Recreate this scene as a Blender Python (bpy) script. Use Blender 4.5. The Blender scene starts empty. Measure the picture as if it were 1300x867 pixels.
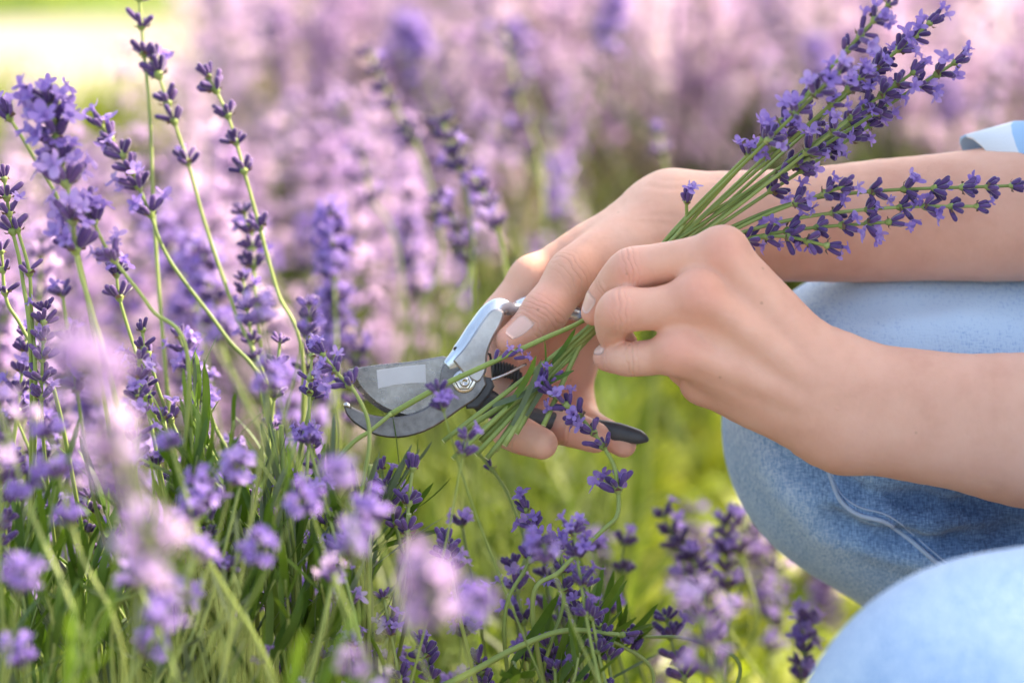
import bpy, math, random
import numpy as np
from mathutils import Vector, Matrix, Quaternion

# ------------------------------------------------------------------ camera, light, exposure
S = bpy.context.scene
C = S.collection
R = math.radians
PITCH = R(18.0); HC = 0.85; LENS = 100.0; FD = 1.24
FPX = LENS / 36.0 * 1300.0
cam_d = bpy.data.cameras.new('camera'); cam = bpy.data.objects.new('camera', cam_d); C.objects.link(cam)
cam.location = (0, 0, HC); cam.rotation_euler = (math.pi/2 - PITCH, 0, 0)
cam_d.lens = LENS; cam_d.sensor_width = 36.0; cam_d.clip_start = 0.02; cam_d.clip_end = 500
cam_d.dof.use_dof = True; cam_d.dof.focus_distance = FD; cam_d.dof.aperture_fstop = 4.4
S.camera = cam

SUN_EL = R(39.0); SUN_AZ = R(25.0)      # azimuth measured from +X (right of frame) towards +Y (away from the camera)
sd = Vector((math.cos(SUN_EL)*math.cos(SUN_AZ), math.cos(SUN_EL)*math.sin(SUN_AZ), math.sin(SUN_EL)))
W = bpy.data.worlds.new('World'); S.world = W; W.use_nodes = True
nt = W.node_tree
bg = nt.nodes['Background']; sky = nt.nodes.new('ShaderNodeTexSky'); sky.sky_type = 'NISHITA'
sky.sun_disc = False; sky.sun_elevation = SUN_EL; sky.sun_rotation = math.pi/2 - SUN_AZ
sky.air_density = 1.0; sky.dust_density = 3.0; sky.ozone_density = 1.0
nt.links.new(sky.outputs[0], bg.inputs[0]); bg.inputs[1].default_value = 0.15
sl = bpy.data.lights.new('sun', 'SUN'); sl.energy = 3.4; sl.angle = R(0.6); sl.color = (1.0, 0.93, 0.82)
so = bpy.data.objects.new('sun', sl); C.objects.link(so); so.location = (3, 3, 6)
so.rotation_euler = sd.to_track_quat('Z', 'Y').to_euler()
S.view_settings.view_transform = 'Standard'; S.view_settings.look = 'None'
S.view_settings.exposure = 2.05; S.view_settings.gamma = 1.0
S.view_settings.use_white_balance = True
S.view_settings.white_balance_temperature = 7800; S.view_settings.white_balance_tint = 12
S.cycles.use_denoising = True
S.cycles.max_bounces = 8; S.cycles.transmission_bounces = 4; S.cycles.transparent_max_bounces = 6
S.cycles.sample_clamp_indirect = 6.0

rnd = random.Random(7)
RN = np.random.default_rng(11)

FW = Vector((0, math.cos(PITCH), -math.sin(PITCH))); UP = Vector((0, math.sin(PITCH), math.cos(PITCH))); RT = Vector((1, 0, 0))
def P(px, py, d):
    """point seen at photo pixel (px,py) at depth d metres along the view axis"""
    return Vector((0, 0, HC)) + FW*d + RT*((px-650.0)/FPX*d) + UP*(-(py-433.5)/FPX*d)
def PC(px, py, dz):
    """same, depth in centimetres behind the plane of the shears"""
    return P(px, py, 1.235 + dz*0.01)

# ------------------------------------------------------------------ materials
def mat(name):
    m = bpy.data.materials.new(name); m.use_nodes = True
    return m, m.node_tree.nodes, m.node_tree.links, m.node_tree.nodes['Principled BSDF']
def ramp(nodes, stops, mode='LINEAR'):
    r = nodes.new('ShaderNodeValToRGB'); r.color_ramp.interpolation = mode
    e = r.color_ramp.elements
    e[0].position, e[0].color = stops[0][0], (*stops[0][1], 1)
    e[1].position, e[1].color = stops[-1][0], (*stops[-1][1], 1)
    for p, c in stops[1:-1]:
        k = e.new(p); k.color = (*c, 1)
    return r
def noise(nodes, links, scale, detail=3, coord='Object', rough=.5):
    tc = nodes.new('ShaderNodeTexCoord'); n = nodes.new('ShaderNodeTexNoise')
    n.inputs['Scale'].default_value = scale; n.inputs['Detail'].default_value = detail; n.inputs['Roughness'].default_value = rough
    links.new(tc.outputs[coord], n.inputs['Vector']); return n
def bump(nodes, links, src, b, strength=.3, dist=.001):
    k = nodes.new('ShaderNodeBump'); k.inputs['Strength'].default_value = strength; k.inputs['Distance'].default_value = dist
    links.new(src, k.inputs['Height']); links.new(k.outputs[0], b.inputs['Normal']); return k

def plant_mat(name, stops, rough=.5, trans=.0, tcol=None, nscale=60, attr=False, spec=.4, sheen=0, randw=.5, coat=0):
    """leaf / petal material: colour from per-object random (or a per-face tint) plus noise; part of the light shines through"""
    m, N, L, b = mat(name)
    n = noise(N, L, nscale, 3)
    if attr:
        a = N.new('ShaderNodeAttribute'); a.attribute_name = 'tint'; src = a.outputs['Fac']
    else:
        o = N.new('ShaderNodeObjectInfo'); src = o.outputs['Random']
    mx = N.new('ShaderNodeMath'); mx.operation = 'MULTIPLY_ADD'; mx.inputs[1].default_value = randw
    L.new(src, mx.inputs[0])
    sc = N.new('ShaderNodeMath'); sc.operation = 'MULTIPLY'; sc.inputs[1].default_value = 1-randw
    L.new(n.outputs[0], sc.inputs[0]); L.new(sc.outputs[0], mx.inputs[2])
    r = ramp(N, stops); L.new(mx.outputs[0], r.inputs[0])
    L.new(r.outputs[0], b.inputs['Base Color'])
    b.inputs['Roughness'].default_value = rough; b.inputs['Specular IOR Level'].default_value = spec
    if sheen:
        b.inputs['Sheen Weight'].default_value = sheen; b.inputs['Sheen Roughness'].default_value = .4
    if trans > 0:
        out = N['Material Output']; t = N.new('ShaderNodeBsdfTranslucent'); ms = N.new('ShaderNodeMixShader')
        ms.inputs[0].default_value = trans
        if tcol:
            mm = N.new('ShaderNodeMix'); mm.data_type = 'RGBA'; mm.blend_type = 'MULTIPLY'; mm.inputs[0].default_value = 1
            L.new(r.outputs[0], mm.inputs[6]); mm.inputs[7].default_value = (*tcol, 1); L.new(mm.outputs[2], t.inputs[0])
        else:
            L.new(r.outputs[0], t.inputs[0])
        L.new(b.outputs[0], ms.inputs[1]); L.new(t.outputs[0], ms.inputs[2]); L.new(ms.outputs[0], out.inputs[0])
    return m

M = {}
M['calyx'] = plant_mat('calyx_purple', [(0.1, (.05, .026, .11)), (.5, (.10, .05, .19)), (.9, (.19, .10, .28))], .75, .08, nscale=500, sheen=.5)
M['petal'] = plant_mat('petal_violet', [(0.1, (.24, .155, .52)), (.5, (.36, .245, .64)), (.9, (.52, .39, .73))], .55, .45, nscale=260)
M['petal_pink'] = plant_mat('petal_mauve', [(0.1, (.45, .29, .60)), (.5, (.60, .43, .71)), (.9, (.76, .61, .79))], .6, .45, nscale=260)
M['bract'] = plant_mat('bract_brown', [(0.1, (.14, .09, .06)), (.9, (.26, .17, .13))], .8, .1, nscale=300)
M['stem'] = plant_mat('stem_green', [(0.1, (.14, .20, .05)), (.5, (.23, .31, .075)), (.9, (.33, .39, .135))], .5, 0, nscale=120)
M['leaf'] = plant_mat('lavender_leaf', [(0.1, (.03, .075, .012)), (.5, (.075, .155, .018)), (.9, (.16, .26, .045))], .45, .35, (1.15, 1.2, .5), nscale=90)
M['leaf_grey'] = plant_mat('lavender_leaf_grey', [(0.1, (.08, .12, .06)), (.5, (.13, .18, .095)), (.9, (.21, .27, .155))], .55, .25, nscale=90)
M['grass'] = plant_mat('grass_blade', [(0.05, (.03, .05, .010)), (.35, (.13, .18, .018)), (.65, (.29, .35, .03)), (.95, (.50, .49, .10))], .5, .5, (1.1, 1.15, .45), nscale=4, attr=True, randw=.8)
M['weed'] = plant_mat('weed_leaf', [(0.05, (.04, .07, .012)), (.5, (.20, .28, .03)), (.95, (.50, .52, .12))], .35, .5, (1.1, 1.15, .45), nscale=4, attr=True, randw=.8, spec=.6)
M['field_petal'] = plant_mat('field_petal', [(0.05, (.39, .245, .54)), (.35, (.59, .415, .66)), (.65, (.73, .56, .73)), (.95, (.86, .75, .78))], .6, .6, nscale=4, attr=True, randw=.8)  # petal colour made paler and pinker: warm sunlight put into the ramp
M['field_calyx'] = plant_mat('field_calyx', [(0.05, (.17, .11, .25)), (.5, (.42, .32, .50)), (.95, (.60, .50, .58))], .8, .4, nscale=4, attr=True, randw=.8)  # calyx colour lightened to offset shadow among the far spikes
M['field_leaf'] = plant_mat('field_leaf', [(0.05, (.035, .07, .018)), (.5, (.10, .16, .035)), (.95, (.23, .28, .08))], .5, .4, (1.15, 1.15, .5), nscale=4, attr=True, randw=.8)
M['dry'] = plant_mat('dry_stem', [(0.05, (.30, .24, .12)), (.5, (.50, .42, .24)), (.95, (.68, .60, .40))], .6, .35, nscale=4, attr=True, randw=.8)
M['cut'] = plant_mat('cut_stem_face', [(0.1, (.45, .50, .22)), (.9, (.55, .58, .30))], .6)

def skin_mat():
    m, N, L, b = mat('skin')
    a = N.new('ShaderNodeAttribute'); a.attribute_name = 'red'
    n = noise(N, L, 55, 4, rough=.6); n2 = noise(N, L, 13, 2)
    r = ramp(N, [(.25, (.63, .30, .20)), (.5, (.76, .41, .288)), (.8, (.84, .52, .388))])
    ad = N.new('ShaderNodeMath'); ad.operation = 'MULTIPLY_ADD'; ad.inputs[1].default_value = .45
    L.new(n.outputs[0], ad.inputs[0])
    h = N.new('ShaderNodeMath'); h.operation = 'MULTIPLY'; h.inputs[1].default_value = .55; L.new(n2.outputs[0], h.inputs[0]); L.new(h.outputs[0], ad.inputs[2])
    L.new(ad.outputs[0], r.inputs[0])
    mx = N.new('ShaderNodeMix'); mx.data_type = 'RGBA'; L.new(a.outputs['Fac'], mx.inputs[0]); L.new(r.outputs[0], mx.inputs[6]); mx.inputs[7].default_value = (.76, .32, .24, 1)
    L.new(mx.outputs[2], b.inputs['Base Color'])
    b.inputs['Subsurface Weight'].default_value = .25; b.inputs['Subsurface Radius'].default_value = (1, .35, .18); b.inputs['Subsurface Scale'].default_value = .004
    b.inputs['Roughness'].default_value = .5; b.inputs['Specular IOR Level'].default_value = .38
    # freckles
    fr = N.new('ShaderNodeTexVoronoi'); fr.inputs['Scale'].default_value = 75; tcf = N.new('ShaderNodeTexCoord'); L.new(tcf.outputs['Object'], fr.inputs['Vector'])
    lt = N.new('ShaderNodeMapRange'); lt.inputs[1].default_value = .03; lt.inputs[2].default_value = .07; lt.inputs[3].default_value = .4; lt.inputs[4].default_value = 0; L.new(fr.outputs['Distance'], lt.inputs[0])
    gate = N.new('ShaderNodeMath'); gate.operation = 'GREATER_THAN'; gate.inputs[1].default_value = .55; sxx = N.new('ShaderNodeSeparateColor'); L.new(fr.outputs['Color'], sxx.inputs[0]); L.new(sxx.outputs[0], gate.inputs[0])
    gm = N.new('ShaderNodeMath'); gm.operation = 'MULTIPLY'; L.new(lt.outputs[0], gm.inputs[0]); L.new(gate.outputs[0], gm.inputs[1])
    m3 = N.new('ShaderNodeMix'); m3.data_type = 'RGBA'; L.new(gm.outputs[0], m3.inputs[0]); L.new(mx.outputs[2], m3.inputs[6]); m3.inputs[7].default_value = (.30, .15, .09, 1); L.new(m3.outputs[2], b.inputs['Base Color'])
    # fine skin lines (cells and grain) and joint creases running across the fingers
    tc = N.new('ShaderNodeTexCoord'); mp = N.new('ShaderNodeMapping'); mp.inputs['Scale'].default_value = (420, 560, 760)
    L.new(tc.outputs['Object'], mp.inputs[0])
    v = N.new('ShaderNodeTexVoronoi'); v.feature = 'DISTANCE_TO_EDGE'; L.new(mp.outputs[0], v.inputs['Vector'])
    n3 = noise(N, L, 240, 4, rough=.65)
    s = N.new('ShaderNodeMath'); s.operation = 'MULTIPLY_ADD'; s.inputs[1].default_value = .5
    L.new(v.outputs['Distance'], s.inputs[0]); L.new(n3.outputs[0], s.inputs[2])
    wu = N.new('ShaderNodeAttribute'); wu.attribute_name = 'crease_u'; wm = N.new('ShaderNodeAttribute'); wm.attribute_name = 'crease_mask'
    nd = noise(N, L, 130, 2); d1 = N.new('ShaderNodeMath'); d1.operation = 'MULTIPLY_ADD'; d1.inputs[1].default_value = 5.0; L.new(nd.outputs[0], d1.inputs[0]); L.new(wu.outputs['Fac'], d1.inputs[2])
    fq = N.new('ShaderNodeMath'); fq.operation = 'MULTIPLY'; fq.inputs[1].default_value = 1.25; L.new(d1.outputs[0], fq.inputs[0])
    sn = N.new('ShaderNodeMath'); sn.operation = 'SINE'; L.new(fq.outputs[0], sn.inputs[0]); ab = N.new('ShaderNodeMath'); ab.operation = 'ABSOLUTE'; L.new(sn.outputs[0], ab.inputs[0])
    pw = N.new('ShaderNodeMath'); pw.operation = 'POWER'; pw.inputs[1].default_value = .6; L.new(ab.outputs[0], pw.inputs[0])
    mm = N.new('ShaderNodeMath'); mm.operation = 'MULTIPLY'; L.new(pw.outputs[0], mm.inputs[0]); L.new(wm.outputs['Fac'], mm.inputs[1])
    k1 = bump(N, L, s.outputs[0], b, .4, .0007); k2 = bump(N, L, mm.outputs[0], b, .5, .0010); L.new(k1.outputs[0], k2.inputs['Normal'])
    return m
M['skin'] = skin_mat()
m, N, L, b = mat('nail'); b.inputs['Base Color'].default_value = (.74, .46, .38, 1); b.inputs['Roughness'].default_value = .3
b.inputs['Coat Weight'].default_value = .5; M['nail'] = m
m, N, L, b = mat('hair'); n = noise(N, L, 90, 4); r = ramp(N, [(.3, (.06, .032, .016)), (.7, (.16, .085, .04))]); L.new(n.outputs[0], r.inputs[0]); L.new(r.outputs[0], b.inputs['Base Color']); b.inputs['Roughness'].default_value = .5; M['hair'] = m
m, N, L, b = mat('eye_white'); b.inputs['Base Color'].default_value = (.8, .78, .75, 1); b.inputs['Roughness'].default_value = .2; M['eye'] = m
m, N, L, b = mat('lip'); b.inputs['Base Color'].default_value = (.5, .2, .17, 1); b.inputs['Roughness'].default_value = .4; M['lip'] = m

def denim_mat():
    m, N, L, b = mat('washed_denim')
    a = N.new('ShaderNodeAttribute'); a.attribute_name = 'wear_shade'  # denim wear plus painted light and shade
    n = noise(N, L, 28, 5, rough=.65); tc = N.new('ShaderNodeTexCoord')
    # slubby threads: two stretched noises
    sl_ = []
    for sc in ((1500, 330, 330), (330, 900, 1500)):
        mp = N.new('ShaderNodeMapping'); mp.inputs['Scale'].default_value = sc; mp.inputs['Rotation'].default_value = (.1, .35, .15)
        L.new(tc.outputs['Object'], mp.inputs[0]); k = N.new('ShaderNodeTexNoise'); k.inputs['Scale'].default_value = 1.0; k.inputs['Detail'].default_value = 2
        L.new(mp.outputs[0], k.inputs['Vector']); sl_.append(k)
    s1 = N.new('ShaderNodeMath'); s1.operation = 'ADD'; L.new(sl_[0].outputs[0], s1.inputs[0]); L.new(sl_[1].outputs[0], s1.inputs[1])
    s2 = N.new('ShaderNodeMath'); s2.operation = 'MULTIPLY_ADD'; s2.inputs[1].default_value = .72; L.new(s1.outputs[0], s2.inputs[0])
    s3 = N.new('ShaderNodeMath'); s3.operation = 'MULTIPLY_ADD'; s3.inputs[1].default_value = .45; L.new(n.outputs[0], s3.inputs[0])
    s4 = N.new('ShaderNodeMath'); s4.operation = 'MULTIPLY_ADD'; s4.inputs[1].default_value = .62; s4.inputs[2].default_value = -.66
    L.new(a.outputs['Fac'], s4.inputs[0]); L.new(s4.outputs[0], s3.inputs[2]); L.new(s3.outputs[0], s2.inputs[2])
    r = ramp(N, [(.1, (.035, .085, .20)), (.42, (.11, .23, .43)), (.66, (.23, .41, .65)), (.95, (.50, .66, .80))])
    L.new(s2.outputs[0], r.inputs[0]); L.new(r.outputs[0], b.inputs['Base Color'])
    b.inputs['Roughness'].default_value = .85; b.inputs['Sheen Weight'].default_value = .25
    bump(N, L, s1.outputs[0], b, .5, .0006)
    return m
M['denim'] = denim_mat()
m, N, L, b = mat('seam_thread'); b.inputs['Base Color'].default_value = (.42, .55, .72, 1); b.inputs['Roughness'].default_value = .8
n = noise(N, L, 600, 2); bump(N, L, n.outputs[0], b, .6, .0008); M['seam'] = m

def plaid_mat():
    m, N, L, b = mat('plaid_cotton')
    tc = N.new('ShaderNodeTexCoord'); sx = N.new('ShaderNodeSeparateXYZ'); mp = N.new('ShaderNodeMapping'); mp.inputs['Rotation'].default_value = (.3, .5, .4)
    L.new(tc.outputs['Object'], mp.inputs[0]); L.new(mp.outputs[0], sx.inputs[0])
    band = []
    for ax, per in (('X', .034), ('Z', .034)):
        d = N.new('ShaderNodeMath'); d.operation = 'DIVIDE'; d.inputs[1].default_value = per; L.new(sx.outputs[ax], d.inputs[0])
        f = N.new('ShaderNodeMath'); f.operation = 'FRACT'; L.new(d.outputs[0], f.inputs[0])
        g = N.new('ShaderNodeMath'); g.operation = 'LESS_THAN'; g.inputs[1].default_value = .42; L.new(f.outputs[0], g.inputs[0]); band.append(g)
    s = N.new('ShaderNodeMath'); s.operation = 'ADD'; L.new(band[0].outputs[0], s.inputs[0]); L.new(band[1].outputs[0], s.inputs[1])
    h = N.new('ShaderNodeMath'); h.operation = 'MULTIPLY'; h.inputs[1].default_value = .5; L.new(s.outputs[0], h.inputs[0])
    r = ramp(N, [(0, (.75, .78, .80)), (.5, (.33, .53, .74)), (1, (.03, .12, .36))], 'CONSTANT')
    r.color_ramp.elements[1].position = .3; r.color_ramp.elements[2].position = .8
    L.new(h.outputs[0], r.inputs[0]); L.new(r.outputs[0], b.inputs['Base Color']); b.inputs['Roughness'].default_value = .85
    n = noise(N, L, 900, 2); bump(N, L, n.outputs[0], b, .3, .0005)
    return m
M['plaid'] = plaid_mat()

def metal_mat(name, col, rough, metallic, nscale, var, scratch=0):
    m, N, L, b = mat(name)
    n = noise(N, L, nscale, 6, rough=.7)
    r = ramp(N, [(.3, tuple(c*(1-var) for c in col)), (.7, tuple(min(1, c*(1+var)) for c in col))]); L.new(n.outputs[0], r.inputs[0]); L.new(r.outputs[0], b.inputs['Base Color'])
    b.inputs['Metallic'].default_value = metallic
    rr = N.new('ShaderNodeMapRange'); rr.inputs[3].default_value = max(.05, rough-.1); rr.inputs[4].default_value = rough+.12
    n2 = noise(N, L, nscale*2.3, 4); L.new(n2.outputs[0], rr.inputs[0]); L.new(rr.outputs[0], b.inputs['Roughness'])
    if scratch:
        tc = N.new('ShaderNodeTexCoord'); mp = N.new('ShaderNodeMapping'); mp.inputs['Scale'].default_value = (60, 900, 900); mp.inputs['Rotation'].default_value = (0, .5, 0)
        L.new(tc.outputs['Object'], mp.inputs[0]); k = N.new('ShaderNodeTexNoise'); k.inputs['Scale'].default_value = 1; k.inputs['Detail'].default_value = 4; L.new(mp.outputs[0], k.inputs['Vector'])
        bump(N, L, k.outputs[0], b, scratch, .0003)
    return m
M['steel'] = metal_mat('blade_steel', (.30, .275, .25), .28, .92, 140, .32, .25)
M['cast'] = metal_mat('hook_steel', (.19, .178, .172), .34, .88, 170, .35, .15)
M['alu'] = metal_mat('painted_alloy', (.60, .68, .74), .2, .7, 90, .08)
M['web'] = metal_mat('worn_alloy', (.42, .40, .39), .32, .85, 110, .18, .1)
M['bolt'] = metal_mat('bright_bolt', (.62, .60, .58), .22, 1.0, 300, .2)
M['grip'] = metal_mat('dark_grip', (.065, .066, .07), .45, .1, 120, .25)
M['plate'] = metal_mat('pale_plate', (.52, .52, .53), .5, .2, 60, .06)

def ground_mat(name, stops, scale, bs):
    m, N, L, b = mat(name)
    n = noise(N, L, scale, 8, rough=.65); r = ramp(N, stops); L.new(n.outputs[0], r.inputs[0]); L.new(r.outputs[0], b.inputs['Base Color'])
    b.inputs['Roughness'].default_value = .95; bump(N, L, n.outputs[0], b, .8, bs); return m
M['soil'] = ground_mat('soil', [(.3, (.07, .05, .03)), (.55, (.15, .108, .065)), (.75, (.30, .23, .14))], 14, .02)
M['sand'] = ground_mat('sandy_path', [(.3, (.25, .222, .175)), (.7, (.335, .305, .255))], 6, .01)
M['lawn'] = ground_mat('lawn', [(.35, (.07, .13, .02)), (.65, (.16, .24, .04))], 5, .02)

# ------------------------------------------------------------------ mesh helpers
def link(name, me, parent=None, loc=None):
    o = bpy.data.objects.new(name, me); C.objects.link(o)
    if parent is not None: o.parent = parent
    if loc is not None: o.location = loc
    return o
def mk(name, V, F, mats, mi=None, smooth=True, tint=None):
    """mesh from arrays; F: list/array of faces (mixed list of tuples allowed)"""
    me = bpy.data.meshes.new(name)
    V = np.asarray(V, dtype=np.float32).reshape(-1, 3)
    if isinstance(F, np.ndarray):
        k = F.shape[1]; nf = F.shape[0]
        me.vertices.add(len(V)); me.vertices.foreach_set('co', V.ravel())
        me.loops.add(nf*k); me.loops.foreach_set('vertex_index', F.astype(np.int32).ravel())
        me.polygons.add(nf); me.polygons.foreach_set('loop_start', np.arange(nf, dtype=np.int32)*k)
        try: me.polygons.foreach_set('loop_total', np.full(nf, k, dtype=np.int32))
        except Exception: pass
        me.update(calc_edges=True)
    else:
        me.from_pydata([tuple(v) for v in V], [], [tuple(f) for f in F])
    for m_ in mats: me.materials.append(m_)
    if mi is not None: me.polygons.foreach_set('material_index', np.asarray(mi, dtype=np.int32))
    if smooth: me.polygons.foreach_set('use_smooth', np.ones(len(me.polygons), dtype=bool))
    if tint is not None:
        a = me.attributes.new('tint', 'FLOAT', 'POINT'); a.data.foreach_set('value', np.asarray(tint, dtype=np.float32))
    me.update()
    return me
class Geo:
    """collects quads/tris as padded quads for merging"""
    def __init__(s): s.V = []; s.F = []; s.I = []; s.n = 0
    def add(s, V, F, mi=0):
        V = np.asarray(V, float).reshape(-1, 3); s.V.append(V)
        for f in F: s.F.append(tuple(int(i)+s.n for i in f)); s.I.append(mi)
        s.n += len(V)
    def arr(s): return np.concatenate(s.V), s.F, s.I
    def mesh(s, name, mats, smooth=True):
        V, F, I = s.arr(); return mk(name, V, F, mats, I, smooth)

def catmull(pts, n=8):
    pts = [Vector(p) for p in pts]
    if len(pts) == 2:
        return [pts[0].lerp(pts[1], i/n) for i in range(n+1)]
    ext = [pts[0]*2-pts[1]] + pts + [pts[-1]*2-pts[-2]]; out = []
    for i in range(1, len(ext)-2):
        p0, p1, p2, p3 = ext[i-1:i+3]
        for k in range(n):
            t = k/n
            out.append(.5*((2*p1)+(p2-p0)*t+(2*p0-5*p1+4*p2-p3)*t*t+(3*p1-p0-3*p2+p3)*t**3))
    out.append(pts[-1]); return out
def tube_arr(path, rad, sides=6, caps=True, squash=None):
    """path list of Vectors, rad float or list; returns V,F"""
    n = len(path); V = []; F = []
    t0 = (path[1]-path[0]).normalized(); a = t0.orthogonal().normalized()
    for i, p in enumerate(path):
        t = (path[min(i+1, n-1)]-path[max(i-1, 0)]).normalized()
        a = (a - t*a.dot(t)).normalized(); b_ = t.cross(a)
        r = rad[i] if hasattr(rad, '__len__') else rad
        for k in range(sides):
            th = 2*math.pi*k/sides
            V.append(p + a*(r*math.cos(th)) + b_*(r*math.sin(th)))
    for i in range(n-1):
        for k in range(sides):
            F.append((i*sides+k, i*sides+(k+1) % sides, (i+1)*sides+(k+1) % sides, (i+1)*sides+k))
    if caps:
        F.append(tuple(range(sides-1, -1, -1))); F.append(tuple((n-1)*sides+k for k in range(sides)))
    return np.array([tuple(v) for v in V]), F
def frame_z(d, roll=0.0):
    q = Vector(d).normalized().to_track_quat('Z', 'Y'); return q @ Quaternion((0, 0, 1), roll)
def tag(o, label, cat, group=None, kind=None):
    o['label'] = label; o['category'] = cat
    if group: o['group'] = group
    if kind: o['kind'] = kind
    return o
def setting(o, kind='structure', label=None):
    o['kind'] = kind
    if label: o['label'] = label
    return o

# ------------------------------------------------------------------ ground, path, lawn
def sheet(name, x0, x1, y0, y1, z, m, nx=40, ny=40, amp=.0, seed=0, edge=0):
    xs = np.linspace(x0, x1, nx); ys = np.linspace(y0, y1, ny); X, Y = np.meshgrid(xs, ys)
    Z = z + amp*(np.sin(X*7.3+seed)*np.cos(Y*6.1+seed*2)+.6*np.sin(X*17.+Y*13.+seed))
    if edge:
        j = edge*(np.sin(X*3.1+1)+.5*np.sin(X*8.3)); Y = Y + np.where((np.arange(ny) == 0)[:, None] | (np.arange(ny) == ny-1)[:, None], j, 0)
    V = np.stack([X, Y, Z], -1).reshape(-1, 3); i = np.arange(nx*ny).reshape(ny, nx)
    F = np.stack([i[:-1, :-1], i[:-1, 1:], i[1:, 1:], i[1:, :-1]], -1).reshape(-1, 4)
    return link(name, mk(name, V, F, [m]))
g = sheet('ground', -60, 60, -20, 120, 0.0, M['soil'], 80, 80); setting(g, label='brown soil under the lavender')
g = sheet('path', -30, 30, 3.12, 4.15, .006, M['sand'], 200, 8, .0, 0, .03); setting(g, label='pale sandy path behind the lavender')
g = sheet('lawn', -60, 60, 4.15, 110, .004, M['lawn'], 60, 60); setting(g, label='green lawn beyond the sandy path')

# ------------------------------------------------------------------ implicit-surface modelling for the person
class Field:
    """signed distance grid over a box; primitives are only evaluated near themselves"""
    def __init__(s, lo, hi, h):
        s.lo = np.array(lo, np.float32); s.h = h
        s.shape = tuple(int(math.ceil((b_-a)/h))+1 for a, b_ in zip(lo, hi))
        s.ax = [s.lo[i]+np.arange(s.shape[i], dtype=np.float32)*h for i in range(3)]
    def empty(s): return np.full(s.shape, .2, np.float32)
    def sl(s, lo, hi):
        r = []
        for i in range(3):
            a = max(0, int((lo[i]-s.lo[i])/s.h)); b_ = min(s.shape[i], int((hi[i]-s.lo[i])/s.h)+2)
            r.append(slice(a, max(a, b_)))
        return tuple(r)
def seg_dist(X, Y, Z, a, b_, ra, rb, sq=None):
    ab = b_-a; L2 = float(ab@ab)+1e-12
    dx, dy, dz = X-a[0], Y-a[1], Z-a[2]
    t = np.clip((dx*ab[0]+dy*ab[1]+dz*ab[2])/L2, 0, 1)
    ex, ey, ez = dx-t*ab[0], dy-t*ab[1], dz-t*ab[2]
    if sq is not None:      # flattening: distance along axis n counts f times
        n, f = sq; k = (ex*n[0]+ey*n[1]+ez*n[2])*(f-1)
        ex, ey, ez = ex+k*n[0], ey+k*n[1], ez+k*n[2]
    return np.sqrt(ex*ex+ey*ey+ez*ez) - (ra+(rb-ra)*t)
def smin(a, b_, k):
    h = np.clip(.5+.5*(b_-a)/k, 0, 1); return b_+(a-b_)*h - k*h*(1-h)
def union(fld, D, prims, k):
    for pr in prims:
        a, b_, ra, rb = pr[:4]; sq = pr[4] if len(pr) > 4 else None
        a = np.array(a, np.float32); b_ = np.array(b_, np.float32)
        m_ = max(ra, rb)+k+4*fld.h
        sl_ = fld.sl(np.minimum(a, b_)-m_, np.maximum(a, b_)+m_)
        X = fld.ax[0][sl_[0]][:, None, None]; Y = fld.ax[1][sl_[1]][None, :, None]; Z = fld.ax[2][sl_[2]][None, None, :]
        d = seg_dist(X, Y, Z, a, b_, ra, rb, sq).astype(np.float32)
        D[sl_] = smin(D[sl_], d, k)
    return D
def surface_net(fld, D):
    inside = D < 0
    nx, ny, nz = D.shape
    occ = np.zeros((nx-1, ny-1, nz-1), np.int8)
    for i in (0, 1):
        for j in (0, 1):
            for k in (0, 1): occ += inside[i:nx-1+i, j:ny-1+j, k:nz-1+k]
    cells = np.argwhere((occ > 0) & (occ < 8)); idx = np.full(occ.shape, -1, np.int64); idx[tuple(cells.T)] = np.arange(len(cells))
    P_ = np.zeros((len(cells), 3)); cnt = np.zeros(len(cells))
    for ax in range(3):
        o1, o2 = [a for a in range(3) if a != ax]
        for u in (0, 1):
            for v in (0, 1):
                c0 = cells.copy(); c0[:, o1] += u; c0[:, o2] += v; c1 = c0.copy(); c1[:, ax] += 1
                d0 = D[tuple(c0.T)]; d1 = D[tuple(c1.T)]; m_ = (d0 < 0) != (d1 < 0)
                t = d0[m_]/(d0[m_]-d1[m_]); p = c0[m_].astype(float); p[:, ax] += t
                P_[m_] += p; cnt[m_] += 1
    P_ /= cnt[:, None]
    F = []
    for ax in range(3):
        o1, o2 = (ax+1) % 3, (ax+2) % 3
        s0 = [slice(None)]*3; s1 = [slice(None)]*3; s0[ax] = slice(0, -1); s1[ax] = slice(1, None)
        e = np.argwhere(inside[tuple(s0)] != inside[tuple(s1)])
        e = e[(e[:, o1] > 0) & (e[:, o2] > 0) & (e[:, o1] < D.shape[o1]-1) & (e[:, o2] < D.shape[o2]-1)]
        q = []
        for u, v in ((-1, -1), (0, -1), (0, 0), (-1, 0)):
            c = e.copy(); c[:, o1] += u; c[:, o2] += v; q.append(idx[tuple(c.T)])
        q = np.stack(q, 1); flip = ~inside[tuple(e.T)]; q[flip] = q[flip][:, ::-1]; F.append(q)
    F = np.concatenate(F); F = F[(F >= 0).all(1)]
    return P_*fld.h+fld.lo, F
def sample(fld, D, Q):
    q = (np.asarray(Q, float)-fld.lo)/fld.h; q = np.clip(q, 0, np.array(D.shape)-1.001); i = q.astype(int); f = q-i; r = 0
    for a in (0, 1):
        for b_ in (0, 1):
            for c in (0, 1):
                w = (f[:, 0] if a else 1-f[:, 0])*(f[:, 1] if b_ else 1-f[:, 1])*(f[:, 2] if c else 1-f[:, 2])
                r = r + w*D[i[:, 0]+a, i[:, 1]+b_, i[:, 2]+c]
    return r
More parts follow.
